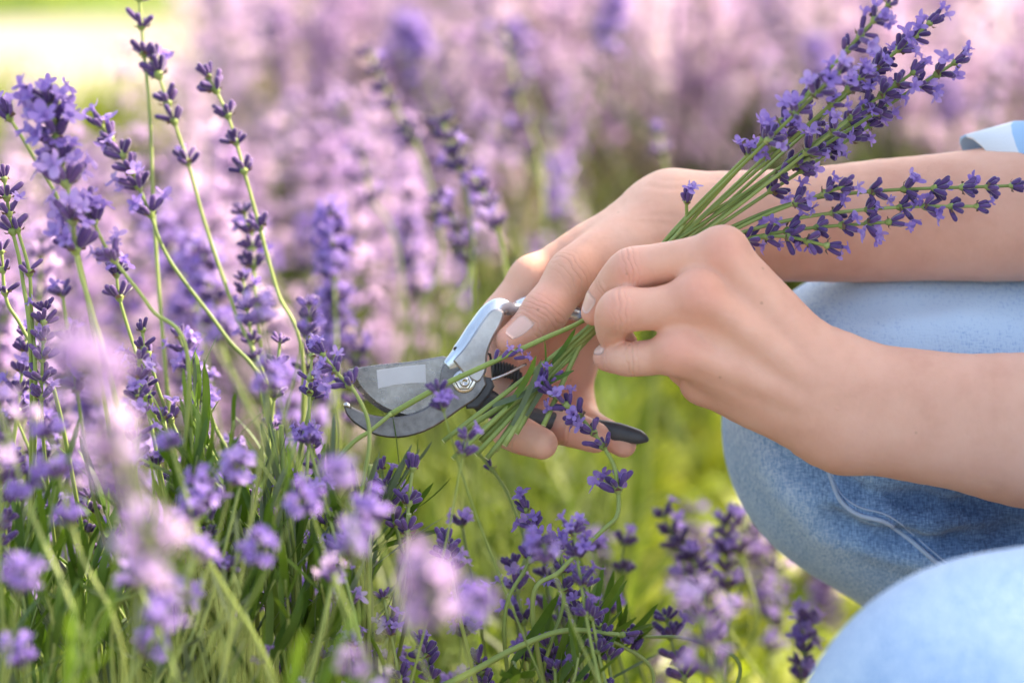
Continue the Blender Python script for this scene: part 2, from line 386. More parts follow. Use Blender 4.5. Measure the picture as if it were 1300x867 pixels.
def box_of(prims, pad):
    pts = np.array([p for pr in prims for p in (pr[0], pr[1])]); r = max(max(pr[2], pr[3]) for pr in prims)
    return pts.min(0)-r-pad, pts.max(0)+r+pad
def chain(pts):
    """[(px,py,dz,r_cm),...] -> capsules"""
    k = 5; path = catmull([PC(*p[:3]) for p in pts], k); n = len(pts)-1
    q = []
    for i, p in enumerate(path):
        t = min(i/k, n-1e-6) if len(pts) > 2 else i/k*n/n
        j = min(int(t), n-1); f = t-j; f = f*f*(3-2*f) if len(pts) > 2 else f
        q.append((np.array(p), (pts[j][3]*(1-f)+pts[j+1][3]*f)*.01))
    return [(q[i][0], q[i+1][0], q[i][1], q[i+1][1]) for i in range(len(q)-1)]
def blob(px, py, dz, r): c = np.array(PC(px, py, dz)); return (c, c+1e-4, r*.01, r*.01)

def build_arm(palm, palm_k, fingers, finger_k, join_k, bumps, h):
    allp = [c for f in palm+fingers for c in f]+bumps
    lo, hi = box_of(allp, .006); fld = Field(lo, hi, h)
    Dp = fld.empty()
    for c in palm: Dp = smin(Dp, union(fld, fld.empty(), c, .0004), palm_k)
    Df = fld.empty()
    for f in fingers:
        D1 = union(fld, fld.empty(), f, .0006); Df = smin(Df, D1, .0012)
    D = smin(Dp, Df, join_k)
    D = union(fld, D, bumps, .006)
    return fld, D

H_ = .0012
# --- left hand and forearm, nearest the camera (back of the hand towards the camera)
near_elbow = (1720, 560, -4.5)
palmL = []
palmL.append(chain([(1080, 491, -1.4, 1.95), (1200, 508, -1.7, 2.05), (1330, 522, -2.2, 2.45), (1560, 540, -5.0, 3.1), (1730, 550, -8, 3.2)]))
palmL.append(chain([(1082, 540, -1.2, 1.95), (1200, 558, -1.5, 2.05), (1330, 578, -2.0, 2.4), (1560, 595, -4.8, 3.0), (1730, 570, -8, 3.2)]))
palmL.append(chain([(1062, 480, -1.4, 1.7), (1000, 415, -2.1, 1.2), (919, 322, -2.4, 1.02)]))
palmL.append(chain([(1060, 500, -1.5, 1.6), (980, 445, -2.5, 1.2), (888, 378, -3.0, 1.02)]))
palmL.append(chain([(1060, 525, -1.3, 1.6), (960, 485, -2.2, 1.2), (864, 446, -2.7, .98)]))
palmL.append(chain([(1066, 548, -1.0, 1.6), (975, 518, -1.2, 1.15), (893, 485, -1.0, .95)]))
palmL.append(chain([(1030, 470, .4, 1.6), (950, 395, .4, 1.4), (900, 372, .2, 1.1)]))
fL = []
fL.append(chain([(919, 322, -2.4, 1.02), (862, 331, -2.0, .88), (800, 344, -1.3, .88), (770, 371, -.5, .72), (754, 397, -.1, .57)]))
fL.append(chain([(888, 378, -3.0, 1.0), (838, 391, -2.8, .90), (787, 396, -2.3, .91), (779, 421, -1.0, .75), (792, 437, .2, .62)]))
fL.append(chain([(864, 446, -2.7, .95), (832, 453, -2.3, .76), (800, 456, -1.7, .74), (782, 455, -.8, .65), (769, 454, -.3, .57)]))
fL.append(chain([(893, 485, -1.0, .9), (880, 478, .4, .72), (868, 472, 1.2, .62), (858, 464, 1.8, .55)]))
fL.append(chain([(1000, 430, 1.0, 1.5), (905, 355, 2.6, 1.1), (840, 358, 2.9, .92), (788, 385, 2.4, .75)]))   # thumb behind the stems
bumpL = [blob(916, 317, -2.65, .86), blob(884, 373, -3.2, .82), blob(858, 444, -2.85, .78), blob(801, 342, -1.5, .76), blob(788, 393, -2.5, .76)]
for t_ in ([(1035, 462, -2.75, .3), (985, 398, -3.05, .28), (925, 330, -3.2, .26)], [(1030, 488, -2.9, .3), (970, 436, -3.45, .28), (895, 382, -3.75, .26)], [(1030, 514, -2.75, .28), (955, 480, -3.15, .26), (872, 449, -3.4, .24)]): bumpL += chain(t_)
fldL, DL = build_arm(palmL, .011, fL, .003, .0045, bumpL, H_)
# --- right hand and forearm, behind, working the shears
palmR = []
palmR.append(chain([(862, 272, 6.6, 1.95), (1000, 272, 6.6, 2.05), (1150, 262, 6.6, 2.25), (1330, 250, 6.8, 2.55), (1560, 225, 9, 3.1), (1700, 215, 11, 3.1)]))
palmR.append(chain([(862, 296, 6.2, 1.9), (1000, 302, 6.4, 2.0), (1150, 296, 6.4, 2.2), (1330, 285, 6.8, 2.5), (1560, 250, 9, 3.0), (1700, 225, 11, 3.1)]))
palmR.append(chain([(845, 272, 6.4, 1.75), (765, 308, 6.0, 1.25), (676, 356, 5.8, .98)]))
palmR.append(chain([(845, 285, 6.9, 1.6), (770, 335, 7.4, 1.3), (702, 392, 7.8, 1.0)]))
palmR.append(chain([(845, 290, 7.0, 1.6), (772, 358, 7.8, 1.3), (715, 425, 8.2, 1.0)]))
palmR.append(chain([(845, 292, 6.9, 1.6), (774, 382, 7.7, 1.2), (733, 455, 7.8, .95)]))
palmR.append(chain([(840, 300, 5.4, 1.6), (800, 318, 4.6, 1.45), (760, 340, 4.2, 1.2)]))
fR = []
fR.append(chain([(676, 356, 5.8, .98), (650, 385, 5.6, .93), (634, 410, 5.4, .9), (633, 455, 4.9, .80), (648, 502, 4.2, .70)]))
fR.append(chain([(702, 392, 7.8, .98), (668, 450, 7.9, .93), (652, 510, 7.0, .90), (644, 541, 4.4, .84), (658, 551, 2.6, .84), (688, 563, 1.7, .70)]))
fR.append(chain([(715, 425, 8.2, .98), (702, 480, 8.4, .93), (698, 524, 7.2, .88), (706, 540, 4.8, .82), (722, 543, 3.4, .82), (755, 555, 2.9, .70)]))
fR.append(chain([(733, 455, 7.8, .9), (732, 498, 7.8, .80), (742, 532, 7.0, .75), (760, 546, 5.0, .68), (772, 552, 3.9, .66), (792, 565, 3.4, .56)]))
fR.append(chain([(815, 305, 5.6, 1.6), (765, 325, 4.2, 1.25), (727, 348, 3.2, 1.06), (692, 398, 2.6, .95), (672, 416, 2.3, .84), (647, 432, 2.0, .64)]))  # thumb over the handle
bumpR = [blob(690, 394, 2.3, .86), blob(727, 345, 2.9, .92), blob(676, 352, 5.4, .85), blob(634, 408, 5.2, .80)]
fldR, DR = build_arm(palmR, .011, fR, .003, .0045, bumpR, H_)

# --- torso, neck and head (out of the photograph, to the right), kneeling and leaning towards the plants
HIP = Vector((.60, 1.42, .40)); CHEST = Vector((.56, 1.36, .76)); NECK = Vector((.525, 1.39, .945)); HEADC = Vector((.465, 1.41, 1.09))
SHL = Vector((.545, 1.145, .855)); SHR = Vector((.56, 1.58, .875))
ELL = Vector(PC(1730, 558, -8)); ELR = Vector(PC(1700, 220, 11))
A = lambda v: np.array(v, np.float32)
headp = [(A(HEADC+Vector((.015, 0, .02))), A(HEADC+Vector((.03, 0, .035))), .088, .09),
         (A(HEADC+Vector((-.03, 0, -.055))), A(HEADC+Vector((-.038, 0, -.075))), .055, .042),
         (A(HEADC+Vector((-.085, 0, -.002))), A(HEADC+Vector((-.108, 0, -.03))), .010, .014),
         (A(HEADC+Vector((-.04, -.035, -.02))), A(HEADC+Vector((-.05, .035, -.02))), .045, .045),
         (A(HEADC+Vector((.01, -.082, -.015))), A(HEADC+Vector((.018, -.088, .015))), .012, .016),
         (A(HEADC+Vector((.01, .082, -.015))), A(HEADC+Vector((.018, .088, .015))), .012, .016),
         (A(HEADC+Vector((.03, 0, -.06))), A(NECK), .052, .058), (A(NECK), A(CHEST), .06, .11)]
torsop = [(A(CHEST+Vector((0, -.08, 0))), A(CHEST+Vector((0, .08, 0))), .115, .115), (A(HIP+Vector((0, -.07, .05))), A(HIP+Vector((0, .07, .05))), .12, .12),
          (A(HIP), A(CHEST), .125, .13), (A(SHL), A(CHEST+Vector((0, -.05, .07))), .065, .09), (A(SHR), A(CHEST+Vector((0, .05, .07))), .065, .09)]
armp = [(A(SHL), A(ELL), .056, .036), (A(SHR), A(ELR), .056, .036)]
lo, hi = box_of(headp, .02); lo = np.minimum(lo, box_of(armp, .02)[0]); hi = np.maximum(hi, box_of(armp, .02)[1])
fldB = Field(lo, hi, .006); DB = union(fldB, fldB.empty(), headp, .02); DB = union(fldB, DB, torsop[:1]+armp, .03)
vs, fs, rs, us, ms = [], [], [], [], []; off = 0
# joint creases: (centre px, next px along the finger, reach cm)
CRL = [((800, 341, -2), (862, 330, -2), .85), ((786, 393, -3), (838, 391, -3), .85), ((802, 452, -2.4), (860, 446, -2.6), .7), ((768, 366, -1), (795, 345, -1.4), .5), ((772, 450, -1), (800, 453, -1.6), .45), ((1066, 500, -3.4), (1150, 512, -3.6), .01)]
CRR = [((692, 397, 1.7), (724, 352, 2.3), 1.0), ((677, 412, 1.5), (692, 398, 1.8), .6), ((726, 348, 2.2), (765, 325, 3.2), .9), ((658, 551, 1.8), (690, 569, 1.2), .4), ((722, 543, 2.6), (755, 555, 2.2), .4)]
for fld, D, kn in ((fldL, DL, [(916, 318, -3.3), (884, 374, -3.9), (858, 446, -3.6), (797, 338, -2.2), (786, 392, -3.2), (757, 392, -.6), (770, 452, -.8)]),
                   (fldR, DR, [(690, 392, 1.7), (650, 428, 1.5), (680, 556, 3), (742, 549, 3), (781, 560, 3.4), (640, 470, 4.4), (690, 480, 7), (720, 500, 7)]), (fldB, DB, [])):
    v, f = surface_net(fld, D); red = np.zeros(len(v))
    for k in kn:
        dd = np.linalg.norm(v-np.array(PC(*k)), axis=1); red = np.maximum(red, .5*np.exp(-(dd/.0095)**2))
    uu = np.zeros(len(v)); mk_ = np.zeros(len(v))
    for c0, c1, rch in (CRL if fld is fldL else CRR if fld is fldR else []):
        c_ = np.array(PC(*c0)); ax_ = np.array(PC(*c1))-c_; ax_ /= np.linalg.norm(ax_); rel = v-c_; al = rel@ax_; lat = np.linalg.norm(rel-al[:, None]*ax_, axis=1)
        g_ = np.exp(-(al/(rch*.0045))**2)*np.exp(-(lat/.011)**4); w_ = g_ > mk_; uu[w_] = al[w_]*1000; mk_[w_] = g_[w_]
    us.append(uu); ms.append(mk_)
    vs.append(v); fs.append(f+off); rs.append(red); off += len(v)
person_me = mk('person', np.concatenate(vs), np.concatenate(fs), [M['skin']])
at_ = person_me.attributes.new('red', 'FLOAT', 'POINT'); at_.data.foreach_set('value', np.concatenate(rs).astype(np.float32))
for an_, dat in (('crease_u', us), ('crease_mask', ms)):
    at_ = person_me.attributes.new(an_, 'FLOAT', 'POINT'); at_.data.foreach_set('value', np.concatenate(dat).astype(np.float32))
person = link('person', person_me)
tag(person, 'kneeling person in faded blue jeans holding a lavender bunch and open shears', 'person')

def onto(fld, D, p, n, lift):
    """march from p against n to the surface"""
    p = np.array(p, float); n = np.array(n, float)
    for _ in range(60):
        d = float(sample(fld, D, p[None])[0])
        if abs(d-lift) < 2e-5: break
        p = p - n*(d-lift)*.7
    return p
def hug(fld, D, p, lift):
    p = np.array(p, float); e = fld.h
    for _ in range(30):
        q = np.array([p, p+[e, 0, 0], p-[e, 0, 0], p+[0, e, 0], p-[0, e, 0], p+[0, 0, e], p-[0, 0, e]]); d = sample(fld, D, q)
        g_ = np.array([d[1]-d[2], d[3]-d[4], d[5]-d[6]]); n_ = np.linalg.norm(g_)
        if n_ < 1e-9: break
        p = p-g_/n_*np.clip(d[0]-lift, -.003, .003)*.8
    return p
def nail(fld, D, tip, root, nrm, length, width, lift=.00035):
    """curved plate laid on the finger surface; tip/root px triples; nrm in camera axes (right, up, towards camera)"""
    t = Vector(PC(*tip)); r = Vector(PC(*root)); u = (t-r).normalized()
    n = (RT*nrm[0]+UP*nrm[1]-FW*nrm[2]).normalized(); n = (n-u*n.dot(u)).normalized(); w = u.cross(n)
    nu, nv = 8, 7; V = []; 
    for i in range(nu):
        for j in range(nv):
            uu = (i/(nu-1)-.5); vv = (j/(nv-1)-.5)*2
            wd = width*.5*(1-.28*max(0, -uu*2)**3)*(1-.35*max(0, uu*2)**4)
            base = t + u*(uu*length) + w*(vv*wd) + n*.003
            q = hug(fld, D, base, lift*(1-.9*vv**4)*(1.0 if i > 0 else .1)*(.6 if i == nu-1 else 1)); V.append(q)
    F = [(i*nv+j, i*nv+j+1, (i+1)*nv+j+1, (i+1)*nv+j) for i in range(nu-1) for j in range(nv-1)]
    V = np.array(V); under = V-np.array(n)*.0012; k = len(V)
    F2 = [tuple(q+k for q in f[::-1]) for f in F]
    rim = [i*nv for i in range(nu)]+[(nu-1)*nv+j for j in range(1, nv)]+[i*nv+nv-1 for i in range(nu-2, -1, -1)]+[j for j in range(nv-2, 0, -1)]
    F3 = [(rim[i], rim[i]+k, rim[(i+1) % len(rim)]+k, rim[(i+1) % len(rim)]) for i in range(len(rim))]
    o = link('fingernail', mk('fingernail', np.concatenate([V, under]), F+F2+F3, [M['nail']]), person); return o
nail(fldL, DL, (751, 386, -.4), (772, 360, -.8), (-.75, .2, .55), .0095, .0095)
nail(fldL, DL, (766, 449, -.45), (800, 452, -1.7), (-.35, .75, .5), .0095, .0085)
nail(fldR, DR, (661, 421, 1.5), (692, 396, 1.9), (-.2, .62, .7), .0118, .0108)

# face, hair
for sy in (-1, 1):
    th = Geo(); c = HEADC+Vector((-.083, sy*.031, .004))
    V = []; F = []
    for i in range(7):
        for j in range(10):
            a = math.pi*i/6; b_ = 2*math.pi*j/10; V.append(c+Vector((.012*math.cos(b_)*math.sin(a), .014*math.sin(b_)*math.sin(a), .009*math.cos(a))))
    F = [(i*10+j, i*10+(j+1) % 10, (i+1)*10+(j+1) % 10, (i+1)*10+j) for i in range(6) for j in range(10)]
    link('eye', mk('eye', np.array([tuple(v) for v in V]), F, [M['eye']]), person)
V, F = tube_arr(catmull([HEADC+Vector((-.088, -.026, -.058)), HEADC+Vector((-.098, 0, -.055)), HEADC+Vector((-.088, .026, -.058))]), [.003+.004*math.sin(math.pi*i/16) for i in range(17)], 8)
link('lips', mk('lips', V, F, [M['lip']]), person)
hairp = [(A(HEADC+Vector((.03, 0, .045))), A(HEADC+Vector((.045, 0, .03))), .095, .098), (A(HEADC+Vector((.07, 0, -.02))), A(HEADC+Vector((.13, 0, -.16))), .07, .04), (A(HEADC+Vector((.0, 0, .085))), A(HEADC+Vector((.04, 0, .09))), .05, .06)]
lo, hi = box_of(hairp, .02); fldH = Field(lo, hi, .006); DH = union(fldH, fldH.empty(), hairp, .02)
v, f = surface_net(fldH, DH); v = v+.003*np.sin(v[:, [1]]*260+v[:, [0]]*90)
link('hair', mk('hair', v, f, [M['hair']]), person)

# shirt: torso and sleeves rolled to the forearms
def sleeve_point(e, wv, t): return e.lerp(wv, t)
cuffR = Vector(PC(1530, 240, 8.6)); cuffL = Vector(PC(1640, 565, -6.3))
shp = [(p[0], p[1], p[2]+.014, p[3]+.014) for p in torsop]+[(A(SHL), A(ELL), .085, .066), (A(SHR), A(ELR), .072, .056), (A(ELL), A(cuffL), .056, .048), (A(ELR), A(cuffR), .056, .046)]
lo, hi = box_of(shp, .03); fldS = Field(lo, hi, .006); DS = union(fldS, fldS.empty(), shp, .03)
X, Y, Z = np.meshgrid(*fldS.ax, indexing='ij'); DS += (.004*np.sin(X*55+Z*30)*np.sin(Y*40+Z*62)).astype(np.float32)
v, f = surface_net(fldS, DS); shirt = link('shirt', mk('shirt', v, f, [M['plaid']]), person)
# turned-up cuff of the far sleeve: a band with a free pointed corner
def cuff(c, axis, r0, r1, length, corner, shear=0.0):
    n = 40; V = []; F = []; q = frame_z(axis)
    for i in range(n+1):
        a = 2*math.pi*i/n
        k = 0
        for j in range(5):
            t = j/4
            r = (r0+(r1-r0)*t)+.002*math.sin(a*5+t*3)+k*.006*(1-t)
            rd = q @ Vector((math.cos(a), math.sin(a), 0)); k = max(0, rd.dot(UP)); V.append(c+rd*(r+k**6*.004*(1-t))+Vector(axis).normalized()*(length*(1-t)+shear*rd.dot(UP)*(1-t)+k**8*.006*(1-t)))
    F = [(i*5+j, (i+1)*5+j, (i+1)*5+j+1, i*5+j+1) for i in range(n) for j in range(4)]
    me = mk('cuff', np.array([tuple(v) for v in V]), F, [M['plaid']]); o = link('cuff', me, person)
    sm = o.modifiers.new('thick', 'SOLIDIFY'); sm.thickness = .0013; return o
axR = (Vector(PC(1200, 268, 6.6))-Vector(PC(1400, 258, 7.0)))
cuff(Vector(PC(1480, 264, 8.0)), axR, .0320, .0440, .068, 1.9, .020)
axL = (Vector(PC(1330, 550, -2.1))-Vector(PC(1560, 570, -3.4)))
cuff(Vector(PC(1540, 568, -4.8)), axL, .036, .044, .022, 2.0)

# jeans
farp = [(A(PC(1124, 540, 10.5)), A(PC(1440, 550, 12)), .0770, .083), (A(PC(1440, 560, 12)), A(HIP+Vector((-.02, .07, .0))), .083, .10),
        (A(PC(1120, 562, 10.0)), A(PC(1500, 900, 12)), .064, .062), (A(PC(1500, 900, 12)), A(PC(2150, 960, 14)), .060, .050)]
nearp = [(A(PC(1296, 994, -17)), A(PC(1750, 915, -10)), .086, .095), (A(PC(1750, 900, -10)), A(HIP+Vector((-.02, -.08, .0))), .095, .105),
         (A(PC(1296, 1010, -17)), A(PC(1560, 1330, -14)), .080, .066), (A(PC(1560, 1330, -14)), A(PC(2200, 1350, -8)), .064, .05)]
hipp = [(A(HIP+Vector((0, -.07, .02))), A(HIP+Vector((0, .07, .02))), .125, .125)]
lo, hi = box_of(farp+nearp+hipp, .02); fldJ = Field(lo, hi, .0042)
DJ = union(fldJ, fldJ.empty(), farp, .012); D2 = union(fldJ, fldJ.empty(), nearp, .02); DJ = smin(DJ, D2, .01); DJ = union(fldJ, DJ, hipp, .04)
def crease(a, b_, depth, width, cols=True):
    """push a fold (positive depth = groove, negative = ridge) along a line"""
    a, b_ = np.array(a), np.array(b_); m_ = .03
    sl_ = fldJ.sl(np.minimum(a, b_)-m_, np.maximum(a, b_)+m_)
    X = fldJ.ax[0][sl_[0]][:, None, None]; Y = fldJ.ax[1][sl_[1]][None, :, None]; Z = fldJ.ax[2][sl_[2]][None, None, :]
    d = seg_dist(X, Y, Z, a, b_, 0, 0); DJ[sl_] += (1.5*depth*np.exp(-(d/width)**2)).astype(np.float32)
DJ0 = DJ.copy()
FOLDS = []
for pts, dep, wd in (([(1030, 590), (1085, 622), (1180, 642), (1320, 640)], .0085, .0060), ([(1050, 578), (1120, 606), (1220, 622), (1320, 614)], -.0045, .009),
                     ([(1070, 636), (1130, 655), (1200, 668), (1320, 664)], -.0075, .0075), ([(1085, 672), (1150, 690), (1230, 694), (1320, 684)], .0080, .0062),
                     ([(1120, 700), (1190, 716), (1260, 714)], -.0055, .0075), ([(1000, 575), (1045, 612), (1075, 660)], .0045, .0055), ([(985, 600), (1020, 640), (1060, 690)], -.003, .010),
                     ([(1250, 655), (1300, 672), (1340, 672)], .006, .005), ([(1035, 372), (1120, 392), (1210, 386)], .0022, .010), ([(1130, 425), (1230, 412), (1320, 420)], -.0025, .012)):
    q = [onto(fldJ, DJ0, PC(*p_, 0), -FW, 0) for p_ in pts]
    for i in range(len(q)-1):
        crease(q[i], q[i+1], dep/1.5, wd); FOLDS.append((q[i], q[i+1], dep, wd))
v, f = surface_net(fldJ, DJ)
wear_shade = np.full(len(v), .74)
for c, r_, k in (((1140, 380, 6), .05, .25), ((1330, 800, -22), .09, .08), ((1230, 400, 6), .06, .2)):  # light on the thigh top and near knee, painted as paler denim
    wear_shade += k*np.exp(-(np.linalg.norm(v-np.array(PC(*c)), axis=1)/r_)**2)
for c, r_, k in (((1200, 640, 3), .035, .38), ((1290, 640, 3), .035, .38), ((1110, 615, 3.4), .028, .3), ((1260, 690, 3), .03, .3)):  # shade below the near forearm, painted as darker denim
    wear_shade -= k*np.exp(-(np.linalg.norm(v-np.array(PC(*c)), axis=1)/r_)**2)
for a0, b0, dep, wd in FOLDS:      # fold shading put into the colour along with wear: darker grooves, paler ridges
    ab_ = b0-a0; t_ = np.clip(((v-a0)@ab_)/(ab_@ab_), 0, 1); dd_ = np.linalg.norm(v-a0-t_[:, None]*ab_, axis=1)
    wear_shade += (-.18 if dep > .004 else .10)*np.exp(-(dd_/(wd*1.1))**2)
jm = mk('jeans', v, f, [M['denim']]); a_ = jm.attributes.new('wear_shade', 'FLOAT', 'POINT'); a_.data.foreach_set('value', wear_shade.astype(np.float32))
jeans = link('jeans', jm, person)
# stitched side seam, a raised welt laid on the cloth
sp = catmull([PC(x, y, 0.5) for x, y in ((1052, 575), (1066, 608), (1078, 640), (1100, 658), (1135, 668), (1168, 690), (1200, 718), (1240, 750), (1300, 790))], 10)
path = [Vector(onto(fldJ, DJ, p, -FW, .0006)) for p in sp]
V, F = tube_arr(path, .0011, 8); link('side_seam', mk('side_seam', V, F, [M['seam']]), jeans)
path2 = [p+UP*.0035 for p in sp]; path2 = [Vector(onto(fldJ, DJ, p, -FW, .0002)) for p in path2]
V, F = tube_arr(path2, .0004, 6); link('stitching', mk('stitching', V, F, [M['seam']]), jeans)
# shoes
for px, py, dz in ((2150, 960, 14), (2200, 1350, -8)):
    q = PC(px, py, dz); pr = [(A(q), A(q+Vector((.11, 0, -.03))), .045, .038), (A(q+Vector((.02, 0, -.02))), A(q+Vector((.10, 0, -.06))), .04, .03)]
    lo, hi = box_of(pr, .02); fo = Field(lo, hi, .006); v, f = surface_net(fo, union(fo, fo.empty(), pr, .02)); link('shoe', mk('shoe', v, f, [M['grip']]), person)

# ------------------------------------------------------------------ pruning shears
def outline3(pts, d_of):
    return [PC(x, y, d_of(x, y)) for x, y in pts]
def plate(name, pts, dz, thick, bev, m, parent, sharpen=None, tilt=0.0):
    """solid plate from an outline: bevelled edge, real thickness (cm). sharpen = set of outline indices ground down to an edge"""
    n = len(pts); cx = sum(p[0] for p in pts)/n
    px = np.array(pts, float); area = .5*np.sum(px[:, 0]*np.roll(px[:, 1], -1)-np.roll(px[:, 0], -1)*px[:, 1])
    nx_ = np.roll(px, -1, 0)-np.roll(px, 1, 0); nx_ = np.stack([nx_[:, 1], -nx_[:, 0]], 1)/np.linalg.norm(nx_, axis=1)[:, None]
    if area > 0: nx_ = -nx_
    nx_ = -nx_ if np.sum((px-px.mean(0))*nx_) < 0 else nx_
    nx_ = -nx_                                     # inward
    D = lambda x: dz+tilt*(x-cx)
    bw = np.array([bev*(sharpen or {}).get(i, 1.0) for i in range(n)])
    in1 = px+nx_*bw[:, None]; rings = []
    h = thick/2
    eh = [h*.15 if (sharpen and i in sharpen) else h*.55 for i in range(n)]
    rings.append([PC(in1[i, 0], in1[i, 1], D(in1[i, 0])-h) for i in range(n)])
    mid = px+nx_*bw[:, None]*.3
    rings.append([PC(mid[i, 0], mid[i, 1], D(px[i, 0])-(h*.85 if not (sharpen and i in sharpen) else h*.40)) for i in range(n)])
    rings.append([PC(px[i, 0], px[i, 1], D(px[i, 0])-eh[i]) for i in range(n)])
    rings.append([PC(px[i, 0], px[i, 1], D(px[i, 0])+h*.9) for i in range(n)])
    rings.append([PC(px[i, 0], px[i, 1], D(px[i, 0])+h) for i in range(n)])
    V = np.array([tuple(v) for r in rings for v in r]); F = []
    for k in range(len(rings)-1):
        for i in range(n): F.append((k*n+i, k*n+(i+1) % n, (k+1)*n+(i+1) % n, (k+1)*n+i))
    F.append(tuple(range(n-1, -1, -1))); F.append(tuple((len(rings)-1)*n+i for i in range(n)))
    me = mk(name, V, F, [m], smooth=False); o = link(name, me)
    attach(o, parent); return o
def attach(o, parent):
    o.parent = parent; o.matrix_parent_inverse = Matrix.Translation(-parent.location)
def smooth_line(pts, n=5):
    q = catmull([Vector((x, y, 0)) for x, y in pts], n); return [(v.x, v.y) for v in q]
def oval_sweep(name, pts, sec, m, parent, sides=20, n=10, power=2.6):
    """handle: pts (px,py,dz), sec (half height cm, half depth cm) per point, super-elliptic section"""
    path = catmull([PC(*p) for p in pts], n); k = len(pts)-1; V = []; F = []
    for i, p in enumerate(path):
        t = min(i/n, k-1e-6); j = int(t); f = t-j; a = sec[j][0]*(1-f)+sec[j+1][0]*f; b_ = sec[j][1]*(1-f)+sec[j+1][1]*f
        tg = (path[min(i+1, len(path)-1)]-path[max(i-1, 0)]).normalized(); dn = FW-tg*FW.dot(tg); dn.normalize(); up = tg.cross(dn)
        for s_ in range(sides):
            th = 2*math.pi*s_/sides; c, s2 = math.cos(th), math.sin(th)
            V.append(tuple(p+up*(math.copysign(abs(c)**(2/power), c)*a*.01)+dn*(math.copysign(abs(s2)**(2/power), s2)*b_*.01)))
    for i in range(len(path)-1):
        for s_ in range(sides): F.append((i*sides+s_, i*sides+(s_+1) % sides, (i+1)*sides+(s_+1) % sides, (i+1)*sides+s_))
    F.append(tuple(range(sides-1, -1, -1))); F.append(tuple((len(path)-1)*sides+s_ for s_ in range(sides)))
    o = link(name, mk(name, np.array(V), F, [m])); attach(o, parent); return o
sh = bpy.data.objects.new('pruning_shears', None); C.objects.link(sh); sh.location = PC(590, 482, 2.0)
tag(sh, 'open steel pruning shears with dark lower grip held in the far hand', 'pruning shears')
bpts = smooth_line([(441, 469), (480, 463), (520, 459), (562, 452)], 4)+smooth_line([(590, 458), (606, 474), (604, 496), (588, 512)], 3)+smooth_line([(560, 528), (530, 534), (500, 528), (476, 516), (456, 497), (446, 481)], 4)
ns = len(bpts); nl = len(smooth_line([(560, 528), (530, 534), (500, 528), (476, 516), (456, 497), (446, 481)], 4))
plate('cutting_blade', bpts, 2.3, .28, 2.0, M['steel'], sh, {i: 3.2 for i in range(ns-nl, ns)})
plate('pale_plate', [(478, 470), (508, 465.5), (540, 462.5), (541, 486), (522, 486.5), (500, 489), (480, 493.5)], 2.135, .05, .8, M['plate'], sh)
hook_out = smooth_line([(436, 515), (441, 528), (455, 541), (476, 552), (504, 556), (534, 550), (560, 537), (584, 520), (606, 505), (618, 488)], 4)
hook_in = smooth_line([(612, 466), (596, 452), (577, 452), (563, 463), (558, 482), (556, 500), (543, 516), (520, 526), (495, 529), (470, 526), (452, 519), (441, 513)], 4)
plate('hook_blade', hook_out+hook_in, 1.9, .42, 2.2, M['cast'], sh)
V, F = tube_arr([PC(436.5, 514.5, 1.72), PC(440, 513.5, 1.70), PC(446, 518, 1.69)], [.0009, .0013, .0005], 8); o = link('hook_tip', mk('hook_tip', V, F, [M['bolt']])); attach(o, sh)
# upper handle: the neck rises from the pivot, bends and runs under the thumb into the palm
oval_sweep('upper_handle', [(568, 466, 2.0), (588, 450, 2.0), (606, 425, 2.3), (622, 400, 2.7), (634, 390, 3.1), (652, 392, 3.6), (680, 384, 4.2), (730, 398, 5.4)],
           [(.30, .32), (.56, .46), (.60, .55), (.52, .62), (.38, .66), (.30, .66), (.36, .62), (.36, .55)], M['alu'], sh)
plate('handle_web', smooth_line([(575, 458), (596, 432), (616, 402), (628, 392), (640, 396), (636, 412), (626, 430), (619, 450), (617, 472), (606, 486), (588, 474)], 3), 1.92, .46, 2.6, M['web'], sh, tilt=.006)
oval_sweep('lower_handle', [(596, 500, 2.6), (616, 510, 2.7), (642, 522, 3.1), (690, 533, 3.5), (740, 541, 3.6), (785, 549, 3.3), (812, 555, 3.0), (823, 559, 3.0)],
           [(.30, .3), (.62, .5), (.52, .62), (.44, .6), (.42, .58), (.44, .5), (.32, .38), (.08, .12)], M['grip'], sh)
plate('handle_stop', [(600, 497), (612, 477), (624, 480), (628, 490), (621, 503), (607, 518), (592, 519), (590, 508)], 2.1, .55, 3.0, M['grip'], sh)
def disc(name, px, py, dz, prof, m, sides=28, facets=None):
    """lathe round the view-facing axis: prof [(radius px, depth cm)]"""
    c = PC(px, py, dz); V = []; F = []; s_ = facets or sides
    for r, z in prof:
        for k in range(s_): a = 2*math.pi*k/s_; V.append(tuple(c+(RT*math.cos(a)+UP*math.sin(a))*(r*.000342)+FW*(z*.01)))
    for i in range(len(prof)-1):
        for k in range(s_): F.append((i*s_+k, i*s_+(k+1) % s_, (i+1)*s_+(k+1) % s_, (i+1)*s_+k))
    F.append(tuple(range(s_))); F.append(tuple((len(prof)-1)*s_+k for k in range(s_-1, -1, -1)))
    o = link(name, mk(name, np.array(V), F, [m], smooth=facets is None)); attach(o, sh); return o
disc('washer', 589, 484, 1.68, [(15, .05), (15.5, .0), (14.5, -.03), (10, -.03)], M['bolt'])
disc('pivot_nut', 589, 484, 1.62, [(12, .05), (12, -.15), (10.5, -.24), (8, -.25)], M['bolt'], facets=6)
disc('bolt_end', 590, 485, 1.40, [(6.5, .1), (6.5, -.08), (5.4, -.14), (3, -.14), (2.6, -.10), (.5, -.10)], M['bolt'])
disc('notch_disc', 579, 443, 2.0, [(3.4, .3), (3.4, -.3), (2.6, -.36)], M['grip'])  # dark disc added in place of a black notch, not a working pin
coil = []
